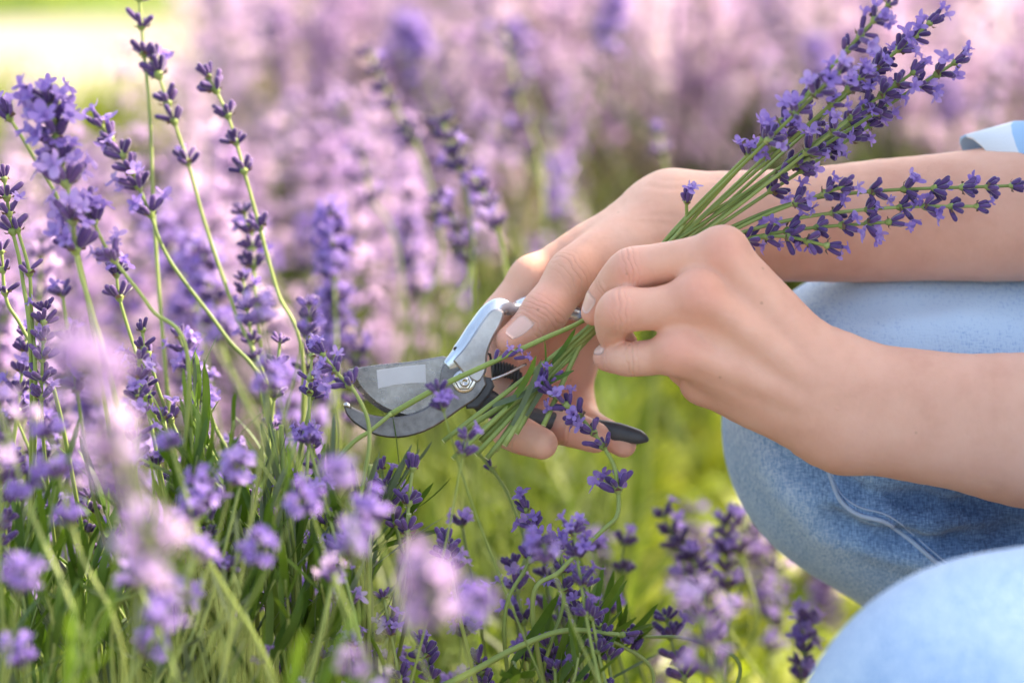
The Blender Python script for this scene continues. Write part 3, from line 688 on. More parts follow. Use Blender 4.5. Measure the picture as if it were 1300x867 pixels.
for i in range(70):
    a = i*.9; t = i/69; p = PC(624+38*t, 470-8*t+18*t*t, 3.3); coil.append(p+UP*(.0032*math.cos(a))+FW*(.0032*math.sin(a)))
V, F = tube_arr([PC(612, 447, 2.9), PC(622, 450, 3.0)]+coil+[PC(640, 500, 3.4)], .0006, 6); o = link('spring', mk('spring', V, F, [M['grip']])); attach(o, sh)
V, F = tube_arr(catmull([PC(618, 484, 1.9), PC(640, 476, 2.1), PC(668, 462, 2.6)]), .0007, 6); o = link('spring_wire', mk('spring_wire', V, F, [M['bolt']])); attach(o, sh)

# ------------------------------------------------------------------ lavender: buds, flowers, whorls
def lathe(prof, sides, rib=0.0):
    V = []; F = []
    for i, (r, z) in enumerate(prof):
        for k in range(sides):
            a = 2*math.pi*k/sides; rr = r*(1+(rib if k % 2 else -rib)); V.append((rr*math.cos(a), rr*math.sin(a), z))
    for i in range(len(prof)-1):
        for k in range(sides): F.append((i*sides+k, i*sides+(k+1) % sides, (i+1)*sides+(k+1) % sides, (i+1)*sides+k))
    F.append(tuple((len(prof)-1)*sides+k for k in range(sides))); return np.array(V), F
def bud_geo(g, r_, sides=8, s=1.0, rib=.09, lo=False):
    L = .0066*s*r_.uniform(.85, 1.15); w = .00122*s*r_.uniform(.9, 1.1)
    prof = [(.0004*s, 0), (w*.9, L*.4), (w, L*.75), (w*.35, L)] if lo else [(.00035*s, 0), (w*.62, L*.1), (w*.9, L*.3), (w, L*.55), (w*1.0, L*.78), (w*.82, L*.92), (w*.35, L)]
    V, F = lathe(prof, sides, 0 if lo else rib); g.add(V, F, 0); return L
def flower_geo(g, r_, s=1.0, lo=False, mi=1):
    L = bud_geo(g, r_, 4 if lo else 8, s, lo=lo)*.9
    V, F = lathe([(.0007*s, L*.9), (.0009*s, L+.0016*s), (.0014*s, L+.0026*s)], 4 if lo else 7); g.add(V, F[:-1], mi)
    a0 = r_.uniform(0, 6.28)
    for k in range(4 if lo else 5):
        a = a0+k*(1.571 if lo else 1.257)+r_.uniform(-.15, .15); big = 1.15 if k < 2 else .85
        ln = (.0040 if lo else .0031)*s*big*r_.uniform(.75, 1.2); wd = (.0032 if lo else .0026)*s*big; tilt = r_.uniform(.9, 1.45); curl = r_.uniform(-.5, .6)
        nl_, nw = (2, 2) if lo else (4, 3); V = []
        for i in range(nl_):
            t = i/(nl_-1); ang = tilt+curl*t; rr = .0011*s+ln*t*math.sin(ang); zz = L+.0024*s+ln*t*math.cos(ang)
            w_ = wd*(.42+.58*math.sin(math.pi*min(1, .18+.62*t))) if not lo else wd*(.5+.5*t)
            if not lo and i == nl_-1: w_ *= .62
            for j in range(nw):
                v = (j/(nw-1)-.5)*w_; dz_ = -.25*abs(v)*(1 if j != 1 else 0)+r_.uniform(-1, 1)*.0001
                V.append((rr*math.cos(a)-v*math.sin(a), rr*math.sin(a)+v*math.cos(a), zz+dz_))
        F = [(i*nw+j, i*nw+j+1, (i+1)*nw+j+1, (i+1)*nw+j) for i in range(nl_-1) for j in range(nw-1)]; g.add(V, F, mi)
BUDM = []; FLOM = []
for i in range(6):
    g = Geo(); bud_geo(g, rnd); BUDM.append(g.mesh('bud', [M['calyx']]))
for i in range(7):
    g = Geo(); flower_geo(g, rnd); FLOM.append(g.mesh('flower', [M['calyx'], M['petal']]))
def place_geo(dst, src, mtx):
    V, F, I = src; Rm = np.array(mtx.to_3x3()); V2 = V@Rm.T+np.array(mtx.translation)
    dst.V.append(V2)
    for f, i in zip(F, I): dst.F.append(tuple(a+dst.n for a in f)); dst.I.append(i)
    dst.n += len(V2)
def whorl_layout(r_, n, pf, top=False):
    """list of (matrix, is_flower) round the stem"""
    out = []; a0 = r_.uniform(0, 6.28)
    for k in range(n):
        a = a0+2*math.pi*k/n+r_.uniform(-.3, .3); tilt = r_.uniform(.15, .55) if top else r_.uniform(.55, 1.15)
        ax = Vector((math.sin(tilt)*math.cos(a), math.sin(tilt)*math.sin(a), math.cos(tilt)))
        off = Vector((math.cos(a), math.sin(a), 0))*.0010+Vector((0, 0, r_.uniform(-.0009, .0022)))
        fl = r_.random() < pf; s = r_.uniform(.85, 1.12)
        out.append((Matrix.Translation(off) @ frame_z(ax, r_.uniform(0, 6)).to_matrix().to_4x4() @ Matrix.Scale(s, 4), fl))
    return out
def node_geo(g, r_):
    V, F = lathe([(.0010, -.0016), (.0017, -.0004), (.0019, .0006), (.0010, .0016)], 7); g.add(V, F, 0)
    for s_ in (0, 1):
        a = r_.uniform(0, 1)+s_*math.pi
        for t in (0,):
            c, sn = math.cos(a), math.sin(a); L = .0050
            V = [(c*.001-sn*.0013, sn*.001+c*.0013, 0), (c*.001+sn*.0013, sn*.001-c*.0013, 0), (c*.0042, sn*.0042, .0012), (c*.0026-sn*.0016, sn*.0026+c*.0016, -.0002), (c*.0026+sn*.0016, sn*.0026-c*.0016, -.0002)]
            g.add(V, [(0, 3, 4, 1), (3, 2, 4)], 1)
NODEM = []
for i in range(4):
    g = Geo(); node_geo(g, rnd); NODEM.append(g.mesh('flower_whorl', [M['stem'], M['bract']]))
WH = {}          # joined whorls for stalks too blurred to pick single buds apart
for kind, pf in (('bud', .05), ('mix', .4), ('open', .75), ('mauve', .75)):
    WH[kind] = []
    for i in range(5):
        g = Geo(); node_geo(g, rnd)
        g.I = [2 if q == 0 else 3 for q in g.I]
        for mtx, fl in whorl_layout(rnd, rnd.randint(4, 6) if kind == 'mauve' else rnd.randint(7, 9), pf):
            s = Geo(); (flower_geo if fl else bud_geo)(s, rnd); place_geo(g, s.arr(), mtx)
        WH[kind].append(g.mesh('flower_whorl', [M['calyx'], M['petal_pink'] if kind == 'mauve' else M['petal'], M['stem'], M['bract']]))
PF = {'bud': .04, 'mix': .30, 'open': .5, 'mauve': .6}

def leaf_geo(L, W, bend, r_, fold=.35, rows=8):
    V = []; F = []
    for i in range(rows):
        t = i/(rows-1); w = W*.5*(math.sin(math.pi*min(1, .12+.80*t))**.55)*(1 if i < rows-1 else .25)
        z = L*t*math.cos(bend*t*.5); x = L*t*math.sin(bend*t*.5)
        tw = .25*math.sin(t*3+r_.uniform(0, .2))
        for j, s_ in enumerate((-1, -.5, 0, .5, 1)):
            y = s_*w; V.append((x+abs(s_)*w*fold*math.cos(tw)-(.18*w if abs(s_) == 1 else 0), y*math.cos(tw), z+y*math.sin(tw)*.2))
    for i in range(rows-1):
        for j in range(4): F.append((i*5+j, i*5+j+1, (i+1)*5+j+1, (i+1)*5+j))
    return np.array(V), F
LEAFM = []; LEAFG = []
for i in range(6):
    V, F = leaf_geo(rnd.uniform(.026, .040), rnd.uniform(.0030, .0044), rnd.uniform(-.2, 1.1), rnd); me = mk('leaf', V, F, [M['leaf']]); LEAFM.append(me)
    V, F = leaf_geo(rnd.uniform(.022, .034), rnd.uniform(.0024, .0032), rnd.uniform(-.2, .7), rnd); LEAFG.append(mk('leaf', V, F, [M['leaf_grey']]))

def ground_point(p, dz, spread=.05):
    return Vector((p.x+rnd.uniform(-spread, spread), p.y+rnd.uniform(0, spread*1.5), dz))
def stalk(pts, head=40, n=6, kind='mix', label=None, group=None, detail=False, rad=.0011, size=1.0, whorls=None, name='lavender_stalk', cat='lavender stalk', root=.10, leaves=0, top=True, per=None, wpx=None):
    P3 = [P(x, y, d) for x, y, d in pts]
    base = []
    if root is not None and P3[0].z > root+.03:
        g0 = ground_point(P3[0], root); base = [g0, g0.lerp(P3[0], .55)+Vector((0, 0, .02))]
    path = catmull(base+P3, 9)
    o = bpy.data.objects.new(name, None); C.objects.link(o); o.location = path[0]; tag(o, label, cat, group)
    rr = [rad*(1-.35*i/(len(path)-1)) for i in range(len(path))]
    V, F = tube_arr([p-path[0] for p in path], rr, 6 if not detail else 8); st = link('stem', mk('stem', V, F, [M['stem']]), o)
    # arc length from the tip
    cum = [0]
    for i in range(len(path)-1, 0, -1): cum.append(cum[-1]+(path[i]-path[i-1]).length)
    def at_len(s):
        for j in range(len(cum)-1):
            if cum[j+1] >= s or j == len(cum)-2:
                f = min(1, (s-cum[j])/max(1e-9, cum[j+1]-cum[j])); a = path[len(path)-1-j]; b_ = path[len(path)-2-j]; return a.lerp(b_, f), (a-b_).normalized()
    ws = whorls if whorls is not None else [head*(i/max(1, n-1))**1.15+rnd.uniform(-.8, .8)*(0 < i) for i in range(n)]
    for i, w in enumerate(ws):
        p, t = at_len(max(.0, w*.001)); istop = top and i == 0
        q = frame_z(t+Vector((rnd.uniform(-.1, .1), rnd.uniform(-.1, .1), 0)), rnd.uniform(0, 6.28))
        s = size*rnd.uniform(.9, 1.12)*(.85 if istop else 1)
        if detail:
            wo = link('flower_whorl', rnd.choice(NODEM), o)
            wo.matrix_local = Matrix.Translation(p-path[0]) @ q.to_matrix().to_4x4() @ Matrix.Scale(s, 4)
            for mtx, fl in whorl_layout(rnd, per or rnd.randint(5, 8), PF[kind], istop):
                c = link('flower' if fl else 'bud', rnd.choice(FLOM if fl else BUDM), wo); c.matrix_local = mtx
        else:
            wo = link('flower_whorl', rnd.choice(WH[kind]), o); wo.matrix_local = Matrix.Translation(p-path[0]) @ q.to_matrix().to_4x4() @ Matrix.Scale(s, 4)
    for i in range(leaves):
        p, t = at_len(rnd.uniform(.06, max(.08, cum[-1]*.8))); side = t.cross(Vector((rnd.uniform(-1, 1), rnd.uniform(-1, 1), .1))).normalized()
        q = frame_z(t*.9+side*.5, 0); lo_ = link('leaf', rnd.choice(LEAFM), o); lo_.matrix_local = Matrix.Translation(p-path[0]) @ q.to_matrix().to_4x4()
    return o
F0 = 1.24
def S3(pts, d, d2=None):
    """pixel path at one depth, or running from depth d to d2"""
    n = len(pts)-1; return [(x, y, d+((d2-d)*i/n if d2 else 0)) for i, (x, y) in enumerate(pts)]

# ------------------------------------------------------------------ the bunch in the hands: every cut stem a thing
def bunch(cut, mid, tip, ws, label, d_cut=-.4, d_tip=-1, kind='mix', bend=None, rad=.00115, per=6, leaves=()):
    """cut end (px) -> between the fingertips -> behind the knuckle -> tip"""
    i = bunch.i; bunch.i += 1
    j = (i*37 % 11)/11-.5; k = (i*23 % 7)/7-.5
    grip = (748+3*k, 421+11*j, .75+.55*k); behind = (815, 347+10*j, 1.05+.5*k); out = (866+mid[0], 293+mid[1], 1.1+.3*j)
    pts = ([(cut[0], cut[1], d_cut)] if cut else [(700, 455, .6)])+[grip, behind, out]+(bend or [])+[(tip[0], tip[1], d_tip)]
    P3 = [(x, y, 1.235+z*.01) for x, y, z in pts]
    o = stalk(P3, kind=kind, label=label, group='cut lavender stems in the held bunch', detail=True, rad=rad, whorls=ws, root=None, name='cut_lavender_stem', cat='lavender stem', per=per+rnd.randint(-1, 2), size=1.0)
    if cut:
        p0 = PC(cut[0], cut[1], d_cut); p1 = PC(*grip); t = (p0-p1).normalized(); g = Geo(); V, F = tube_arr([p0-o.location-t*.0006, p0-o.location+t*.0002], rad*.96, 8); g.add(V, F)
        link('cut_face', g.mesh('cut_face', [M['cut']], False), o)
    return o
bunch.i = 0
bunch((563, 560), (0, -8), (1064, 92), [0, 7, 15, 29, 48], 'cut stem ending in the dense blue-violet spike at the bunch top', kind='open', d_tip=-6)
bunch((575, 582), (4, -4), (1128, 6), [0, 9, 18, 27], 'cut stem with the topmost violet spike touching the photo top', kind='open', d_tip=-5)
bunch((604, 577), (8, -2), (1180, 30), [0, 8, 17, 29, 44, 66], 'cut stem reaching the upper right corner of the bunch', kind='mix', d_tip=-1)
bunch((618, 582), (12, 0), (1212, 80), [0, 9, 18, 40], 'cut stem whose spike leans farthest right above the arm', kind='mix', d_tip=0)
bunch(None, (16, 2), (1140, 62), [0, 8, 16, 25], 'cut stem with purple buds inside the upper spray', kind='mix', d_tip=.5)
bunch(None, (20, 4), (1122, 128), [0, 9, 19, 33, 50], 'cut stem with a small violet head right of the upper spray', kind='mix', d_tip=1, bend=[(1000, 212, 1.2)])
bunch((690, 540), (24, 8), (1104, 160), [0, 10, 22, 36, 52], 'cut stem with separate whorls below the upper spray', kind='mix', d_tip=1.5, bend=[(990, 235, 1.4)])
bunch(None, (-2, -10), (1030, 118), [0, 9, 19, 31, 41], 'cut stem on the left edge of the upper spray', kind='open', d_tip=-3)
bunch(None, (6, -4), (1036, 196), [0, 9, 19], 'short cut stem with buds low in the upper spray', kind='bud', d_tip=.2)
bunch(None, (10, -2), (1094, 98), [0, 8, 18], 'cut stem with a violet head in the heart of the spray', kind='open', d_tip=-3)
bunch(None, (14, 0), (1160, 92), [0, 9, 17, 26], 'cut stem with violet heads right of the spray heart', kind='mix', d_tip=-1)
bunch(None, (22, 6), (1080, 150), [0, 10, 24], 'cut stem with a violet flower head below the spray heart', kind='open', d_tip=-1)
bunch(None, (9, -3), (1000, 172), [0, 8], 'short cut stem with dark buds at the lower left of the spray', kind='bud', d_tip=-1)
bunch(None, (34, 15), (1068, 238), [0, 8, 22], 'short cut stem with a flower head before the far forearm', kind='mix', d_tip=-1, bend=[(980, 270, .3)])
bunch(None, (0, -4), (872, 256), [0], 'short stem with one violet flower beside the knuckle', kind='open', d_tip=.6, per=5)
bunch(None, (28, 12), (1284, 236), [0, 10, 21, 33, 46, 60], 'long cut stem lying along the far forearm to the cuff', kind='mix', d_tip=-.5, bend=[(1000, 260, .6), (1110, 243, .2)])
bunch(None, (36, 16), (1240, 262), [0, 11, 22, 33, 47, 62], 'cut stem just below the longest one over the forearm', kind='mix', d_tip=-.5, bend=[(1010, 278, .4), (1130, 264, 0)])
bunch(None, (40, 20), (1128, 282), [0, 9, 20, 31, 44], 'shorter cut stem of purple heads across the forearm', kind='mix', d_tip=0, bend=[(1010, 292, .3)])
bunch(None, (46, 22), (1050, 312), [0, 9, 18, 28, 37], 'lowest cut stem drooping just above the near wrist', kind='mix', d_tip=-.6, bend=[(985, 300, .3)])
for cut, z, lab in (((640, 565), -.2, 'bare green stem ending left of the curled fingertips'), ((590, 545), .4, 'bare thin stem on the upper side of the cut ends'), ((655, 550), 0, 'bare green stem hanging over the first fingertip'), ((610, 560), .3, 'bare stem in the middle of the cut ends'), ((628, 572), -.1, 'bare bright stem third from the lowest cut end'), ((585, 570), .1, 'bare stem just above the lower left cut ends'), ((662, 538), .5, 'bare stem on the right side of the cut ends'), ((622, 545), .6, 'bare stem deep in the fan of cut ends')):
    pts = [(cut[0], cut[1], z), (700, 470+10*z, .5), (752, 424, .9), (820, 350, 1.2), (858, 304, 1.3)]
    P3 = [(x, y, 1.235+q*.01) for x, y, q in pts]
    o = stalk(P3, label=lab, group='cut lavender stems in the held bunch', detail=True, rad=.0014, whorls=[], root=None, name='cut_lavender_stem', cat='lavender stem')
    t = (P(*P3[0])-P(*P3[1])).normalized(); V, F = tube_arr([Vector((0, 0, 0))-t*.0006, t*.0002], .00126, 8); link('cut_face', mk('cut_face', V, F, [M['cut']], smooth=False), o)
# the stem between the blades, still being cut: flower pair and a small leaf on it
o = stalk([(494, 527, 1.238), (556, 492, 1.236), (618, 463, 1.234), (690, 430, 1.236), (745, 404, 1.243), (812, 352, 1.250), (858, 302, 1.252)], label='pale green stem lying across the open blades and the pivot nut', detail=True, rad=.0014, whorls=[], root=None, name='cut_lavender_stem', cat='lavender stem', group='cut lavender stems in the held bunch')
def put(me, name, root, px, py, dz, direction, scale=1.0, roll=0.0):
    c = link(name, me, root); c.matrix_local = Matrix.Translation(PC(px, py, dz)-root.location) @ frame_z(direction, roll).to_matrix().to_4x4() @ Matrix.Scale(scale, 4); return c
put(LEAFM[1], 'leaf', o, 618, 464, -.1, RT*.95+UP*.12, .62, 1.2)
for px, py, d in ((628, 457, RT*.3+UP*.9), (636, 456, RT*.5+UP*.6), (645, 453, RT*.8+UP*.5), (652, 455, RT+UP*.1)):
    put(rnd.choice(FLOM if px > 630 else BUDM), 'flower' if px > 630 else 'bud', o, px, py, -.15, d, .8)
b0 = [q for q in bpy.data.objects if q.name.startswith('cut_lavender_stem')][2]
for px, py, dz, d, s, m_ in ((640, 520, .0, RT*.7+UP*.75-FW*.2, .95, 0), (655, 505, .1, RT*.8+UP*.4-FW*.3, 1.15, 2), (668, 505, .2, RT*.45+UP*.8, .7, 3), (690, 488, .3, RT*.2+UP-FW*.4, .7, 4), (650, 540, -.3, RT*.5+UP*.9-FW*.1, 1.2, 5), (700, 462, .2, RT*.6+UP*.7, .6, 0), (668, 528, -.2, RT*.6+UP*.9, 1.0, 1), (625, 515, -.2, RT*.9+UP*.3, 1.1, 3)):
    put((LEAFG if m_ % 2 else LEAFM)[m_], 'leaf', b0, px, py, dz, d, s*.85, 2.4)
for px, py, d in ((698, 488, RT*.5+UP*.6-FW*.5), (704, 478, RT*.6+UP*.4-FW*.5), (694, 482, UP-FW*.4), (686, 478, RT*.2+UP-FW*.5)):
    put(rnd.choice(BUDM+FLOM), 'flower', b0, px, py, -.3, d, .8)

# ------------------------------------------------------------------ lavender stalks one can pick out
st_ = lambda *a, **k: stalk(*a, **k)
G1 = 'sharp lavender stalks round the shears'
# left, sharp
st_(S3([(236, 742), (213, 645), (193, 545), (184, 500), (181, 416)], 1.235), whorls=[1, 9, 18, 25, 30], kind='bud', label='slender stalk of dark purple buds, sharp, left of the cut stems', detail=True, group=G1, size=.95, per=5)
st_(S3([(262, 640), (222, 545), (203, 500), (186, 440)], 1.25), whorls=[3, 34], kind='bud', label='thin stalk with three purple buds crossing behind the sharp bud spike', detail=True, group=G1, per=4)
st_(S3([(345, 760), (312, 620), (272, 540), (243, 470), (228, 428)], 1.30), whorls=[0, 7, 15, 22, 30, 37], kind='mix', label='leaning stalk of open violet flowers right of the bud spike', detail=True, group=G1)
st_(S3([(676, 776), (712, 724), (764, 674), (784, 652), (783, 610), (775, 582), (742, 535), (701, 500)], 1.232), whorls=[0, 8, 16, 25, 32, 52], kind='mix', per=6, label='bent stalk with violet flowers hanging before the lower shears handle', detail=True, group=G1, rad=.0012, size=1.08)
st_(S3([(512, 740), (518, 650), (524, 592)], 1.235), whorls=[1, 16, 29], kind='bud', label='short stalk with three tiers of dark buds under the blades', detail=True, group=G1, per=6)
st_(S3([(520, 760), (508, 690), (492, 630), (484, 596)], 1.255), whorls=[0, 8, 17, 25], kind='mix', label='stalk with one pale violet flower left of the tiered buds', detail=True, group=G1)
st_(S3([(585, 790), (575, 740), (566, 690)], 1.225), whorls=[0, 3, 6], kind='bud', label='round cluster of purple buds seen from its tip below the shears', detail=True, group=G1, per=9)
st_(S3([(655, 770), (668, 700), (650, 640), (632, 606), (600, 566)], 1.29), whorls=[14], kind='bud', label='thin stalk with one pair of mauve buds below the fingertips', detail=True, group=G1, per=3)
st_(S3([(640, 800), (668, 720), (684, 690), (668, 648)], 1.25), whorls=[0, 8, 17, 24], kind='mix', label='full violet flower head in the lower middle', detail=True, group=G1, per=8)
st_(S3([(690, 850), (712, 780), (716, 745), (712, 700)], 1.245), whorls=[0, 9, 17], kind='mix', label='violet flower head just right of the full one', detail=True, group=G1, per=8)
st_(S3([(560, 872), (600, 852), (660, 820), (720, 800), (790, 806)], 1.225), whorls=[0], kind='bud', label='thick green stalk running sideways along the bottom', detail=True, group=G1, rad=.0017, root=None, per=3)
for (x, y, l, n) in ((540, 838, 'spiky purple head at the bottom left of the sideways stalk', 9), (612, 858, 'purple bud head cut by the photo bottom under the sideways stalk', 9), (700, 836, 'dense dark purple head above the sideways stalk end', 10), (765, 812, 'purple bud head at the right end of the sideways stalk', 9)):
    st_(S3([(x+20, 960), (x+8, y+30), (x-4, y-18)], 1.235+rnd.uniform(-.01, .02)), whorls=[0, 5, 10, 15], kind='bud', label=l, detail=True, group=G1, per=n)
st_(S3([(380, 640), (410, 603), (448, 562), (470, 547), (497, 525)], 1.232), whorls=[], kind='bud', label='green stalk rising from the left into the shears hook', detail=True, group=G1, rad=.0014)
st_(S3([(452, 700), (462, 610), (469, 566), (466, 530), (450, 497), (430, 476), (410, 450)], 1.212), whorls=[0, 9, 17], kind='open', label='thin stalk curving in front of the hook with violet flowers left of the blade', detail=True, group=G1, rad=.0011)
st_(S3([(386, 640), (392, 560), (393, 505), (396, 452)], 1.236), whorls=[0, 10, 16], kind='mix', label='fine pale stalk with a small flower left of the hook tip', detail=True, group=G1, rad=.0009, per=3)
for pts, l in (((( 362, 800), (357, 660), (347, 545)), 'thick stalk cut short, left of a matching cut stalk'), (((372, 800), (362, 640), (357, 540)), 'thick stalk cut short, right of a matching cut stalk'), (((466, 760), (468, 660), (470, 590)), 'stalk cut short just below the shears hook'), (((500, 780), (517, 700), (519, 652)), 'stalk cut short among the tiered purple buds')):
    o = st_(S3(list(pts), 1.235), whorls=[], label=l, detail=True, rad=.0017, name='cut_stalk_stub', cat='cut stalk', group='lavender stalks cut short', leaves=2)
    e = P(*pts[-1], 1.235)-o.location; V, F = tube_arr([e-UP*.0004, e+UP*.0003], .00118, 8); link('cut_face', mk('cut_face', V, F, [M['cut']], smooth=False), o)
# upper left group
G2 = 'tall lavender stalks at upper left'
st_(S3([(215, 520), (197, 300), (190, 140), (182, 60), (176, -12)], 1.33), whorls=[0, 4, 17, 30], kind='bud', label='tallest stalk, its dark tiers touching the photo top', detail=True, group=G2, per=6, size=1.2)
st_(S3([(345, 520), (300, 400), (262, 290), (238, 205), (216, 140), (195, 75)], 1.33), whorls=[0, 8, 22, 31, 51], kind='bud', label='thin arching stalk with spaced dark tiers beside the tallest one', detail=True, group=G2, per=6, size=1.2)
st_(S3([(385, 470), (352, 370), (330, 290), (312, 225), (290, 150), (265, 98)], 1.32), whorls=[0, 7, 20, 33, 47, 74], kind='bud', label='stalk with six dark tiers right of the tallest pair', detail=True, group=G2, per=7, size=1.15)
st_(S3([(345, 520), (285, 425), (215, 330), (188, 265), (160, 205), (128, 160)], 1.31), whorls=[0, 8, 17, 26, 33, 47], kind='mix', label='stalk of blue-violet flowers leaning left below the tallest one', detail=True, group=G2, per=7, size=1.15)
st_(S3([(150, 520), (118, 400), (98, 330), (90, 260), (74, 190), (60, 130)], 1.17), whorls=[0, 8, 16, 25, 34, 50, 62], kind='open', label='fat soft violet spike near the left edge', group=G2, size=1.35, rad=.0014)
st_(S3([(240, 480), (190, 390), (138, 320), (112, 265)], 1.18), whorls=[0, 6, 24], kind='mix', label='stalk with a violet head right of the fat spike', group=G2, size=1.1)
st_(S3([(120, 430), (85, 280), (40, 195), (12, 150)], 1.19), whorls=[0], kind='mix', label='stalk with one open tier at the left edge', detail=True, group=G2, per=8, size=1.2)
st_(S3([(40, 480), (28, 350), (14, 285), (5, 225)], 1.235), whorls=[1, 9, 16, 24], kind='bud', label='slim stalk of paired dark buds at the left edge', detail=True, group=G2, per=4)
st_(S3([(45, 520), (40, 400), (37, 345), (22, 290)], 1.235), whorls=[1, 20], kind='bud', label='thin stalk with two bud pairs near the left edge', detail=True, group=G2, per=3)
st_(S3([(75, 520), (30, 420), (8, 380), (2, 320)], 1.25), whorls=[0, 8, 18], kind='bud', label='stalk of small dark buds leaving the photo on the left', detail=True, group=G2, per=4)
st_(S3([(190, 500), (170, 440), (152, 380), (148, 350)], 1.28), whorls=[0, 10], kind='mix', label='small dark violet head below the violet flowers on the left', group=G2)
# soft dark spikes against the pale field
for pts, d, ws, l in ((((520, 430), (560, 330), (540, 215), (505, 145), (468, 68)), 1.62, [0, 12, 22, 34, 50, 58], 'blurred dark spike above the pale field left of centre'),
                      (((600, 420), (600, 300), (585, 220), (563, 160)), 1.50, [0, 8, 16, 24], 'dark violet spike above the far wrist, left of it'),
                      (((640, 420), (640, 330), (618, 255), (600, 225)), 1.50, [0, 9, 18, 30], 'violet flower head over the back of the far hand'),
                      (((560, 430), (595, 350), (580, 290), (560, 255)), 1.52, [0, 9, 18, 28, 36], 'violet cluster left of the far hand'),
                      (((690, 330), (684, 200), (660, 130), (640, 40)), 1.75, [0, 12, 40, 60], 'blurred dark spike at the top centre'),
                      (((850, 300), (848, 230), (836, 170)), 1.7, [0, 12], 'blurred dark head above the far wrist'),
                      (((520, 430), (500, 300), (470, 250), (460, 200)), 1.66, [0, 14, 26], 'blurred dark violet head in the pale field'),
                      (((330, 430), (322, 340), (318, 300), (310, 270)), 1.36, [0, 10, 18, 26], 'dark tiers right of the six-tiered stalk')):
    st_(S3(list(pts), d), whorls=ws, kind='bud' if 'dark' in l else 'mix', label=l, group='soft spikes before the pale field', size=1.15)
# lower right, soft
G3 = 'lavender below the near arm'
for pts, d, ws, l, k in ((((880, 760), (862, 700), (842, 655)), 1.42, [0, 9, 17], 'soft purple head left of the denim knee', 'bud'), (((900, 800), (886, 730), (868, 686)), 1.40, [0, 9, 18, 26], 'soft dark purple head lower left of the denim knee', 'bud'),
                         (((960, 800), (945, 720), (935, 672)), 1.46, [0, 12], 'small soft purple head nearest the denim knee', 'mix'), (((870, 900), (856, 830), (846, 786)), 1.31, [0, 8, 20, 28], 'purple tiers at the lower middle right', 'bud'),
                         (((925, 960), (905, 840), (884, 760)), 1.0, [0, 8, 17, 27], 'pale violet spike blurred in front of the lower right', 'mauve'), (((820, 900), (800, 800), (790, 720), (792, 690)), 1.40, [0, 14], 'thin stalk with soft buds right of the bent stalk', 'bud'),
                         (((1010, 860), (990, 760), (985, 700)), 1.6, [0, 10], 'blurred mauve head under the denim knee', 'mauve'), (((800, 960), (830, 860), (790, 820), (740, 806)), 1.27, [0, 9], 'stalk bowing left above the photo bottom', 'bud'),
                         (((740, 900), (735, 820), (728, 760)), 1.27, [0, 8, 16, 24], 'purple head right of the two full flower heads', 'bud'), (((880, 960), (940, 850), (880, 812), (815, 808)), 1.28, [0], 'arched bare stalk in the lower right', 'bud')):
    st_(S3(list(pts), d), whorls=ws, kind=k, label=l, group=G3, size=1.1)
# foreground, strongly blurred heads
G4 = 'blurred lavender heads close to the lens'
for x, y, d, k, l in ((100, 450, .84, 'mauve', 'big blurred mauve head at the left'), (140, 575, .88, 'mauve', 'blurred pinkish head below the big mauve one'), (328, 395, 1.09, 'open', 'soft violet head at middle left'), (345, 482, 1.08, 'open', 'soft violet head under another at middle left'),
                      (392, 412, 1.12, 'open', 'soft violet flowers left of the blade'), (432, 610, .94, 'open', 'big blurred violet head under the hook'), (446, 690, .97, 'open', 'blurred violet head below the big one under the hook'), (385, 640, 1.06, 'open', 'blurred violet flower right of the cut stalks'),
                      (300, 600, 1.10, 'open', 'soft violet flowers left of the cut stalks'), (255, 625, 1.09, 'open', 'soft violet flowers right of the bud spike stem'), (188, 690, .92, 'mauve', 'blurred lilac head at lower left'), (205, 780, .96, 'open', 'blurred violet flowers at lower left above the leaves'),
                      (330, 700, 1.04, 'open', 'soft violet flowers before the cut stalk bases'), (540, 742, .90, 'mauve', 'large blurred mauve head at lower middle'), (604, 772, .93, 'open', 'large blurred violet head right of the mauve one'), (25, 735, 1.0, 'open', 'blurred violet head at the lower left edge'),
                      (25, 832, 1.04, 'open', 'small violet head in the bottom left corner'), (470, 650, 1.05, 'open', 'violet flowers under the blades, blurred'), (556, 505, 1.17, 'open', 'soft violet flowers in front of the pivot'), (592, 563, 1.17, 'open', 'soft violet flowers in front of the cut ends'),
                      (455, 845, .95, 'mauve', 'pale mauve head blurred at the photo bottom'), (690, 700, 1.12, 'open', 'soft violet flowers before the full heads')):
    near = d < 1.0; vn = d < .93
    d = d*.94 if vn else d
    a_ = rnd.choice((-1, 1))*rnd.uniform(40, 170)
    st_([(x+a_*1.6, y+420, d+.03), (x+a_*.5, y+150, d+.01), (x, y-8/d, d)], whorls=[0, 5, 10, 16] if vn else [0, 6] if near else [0, 7], kind='mix' if d > 1.1 else k, label=l, group=G4, size=1.05 if vn else .74 if near else .85, root=None, rad=.0006)
NUMBERED = []
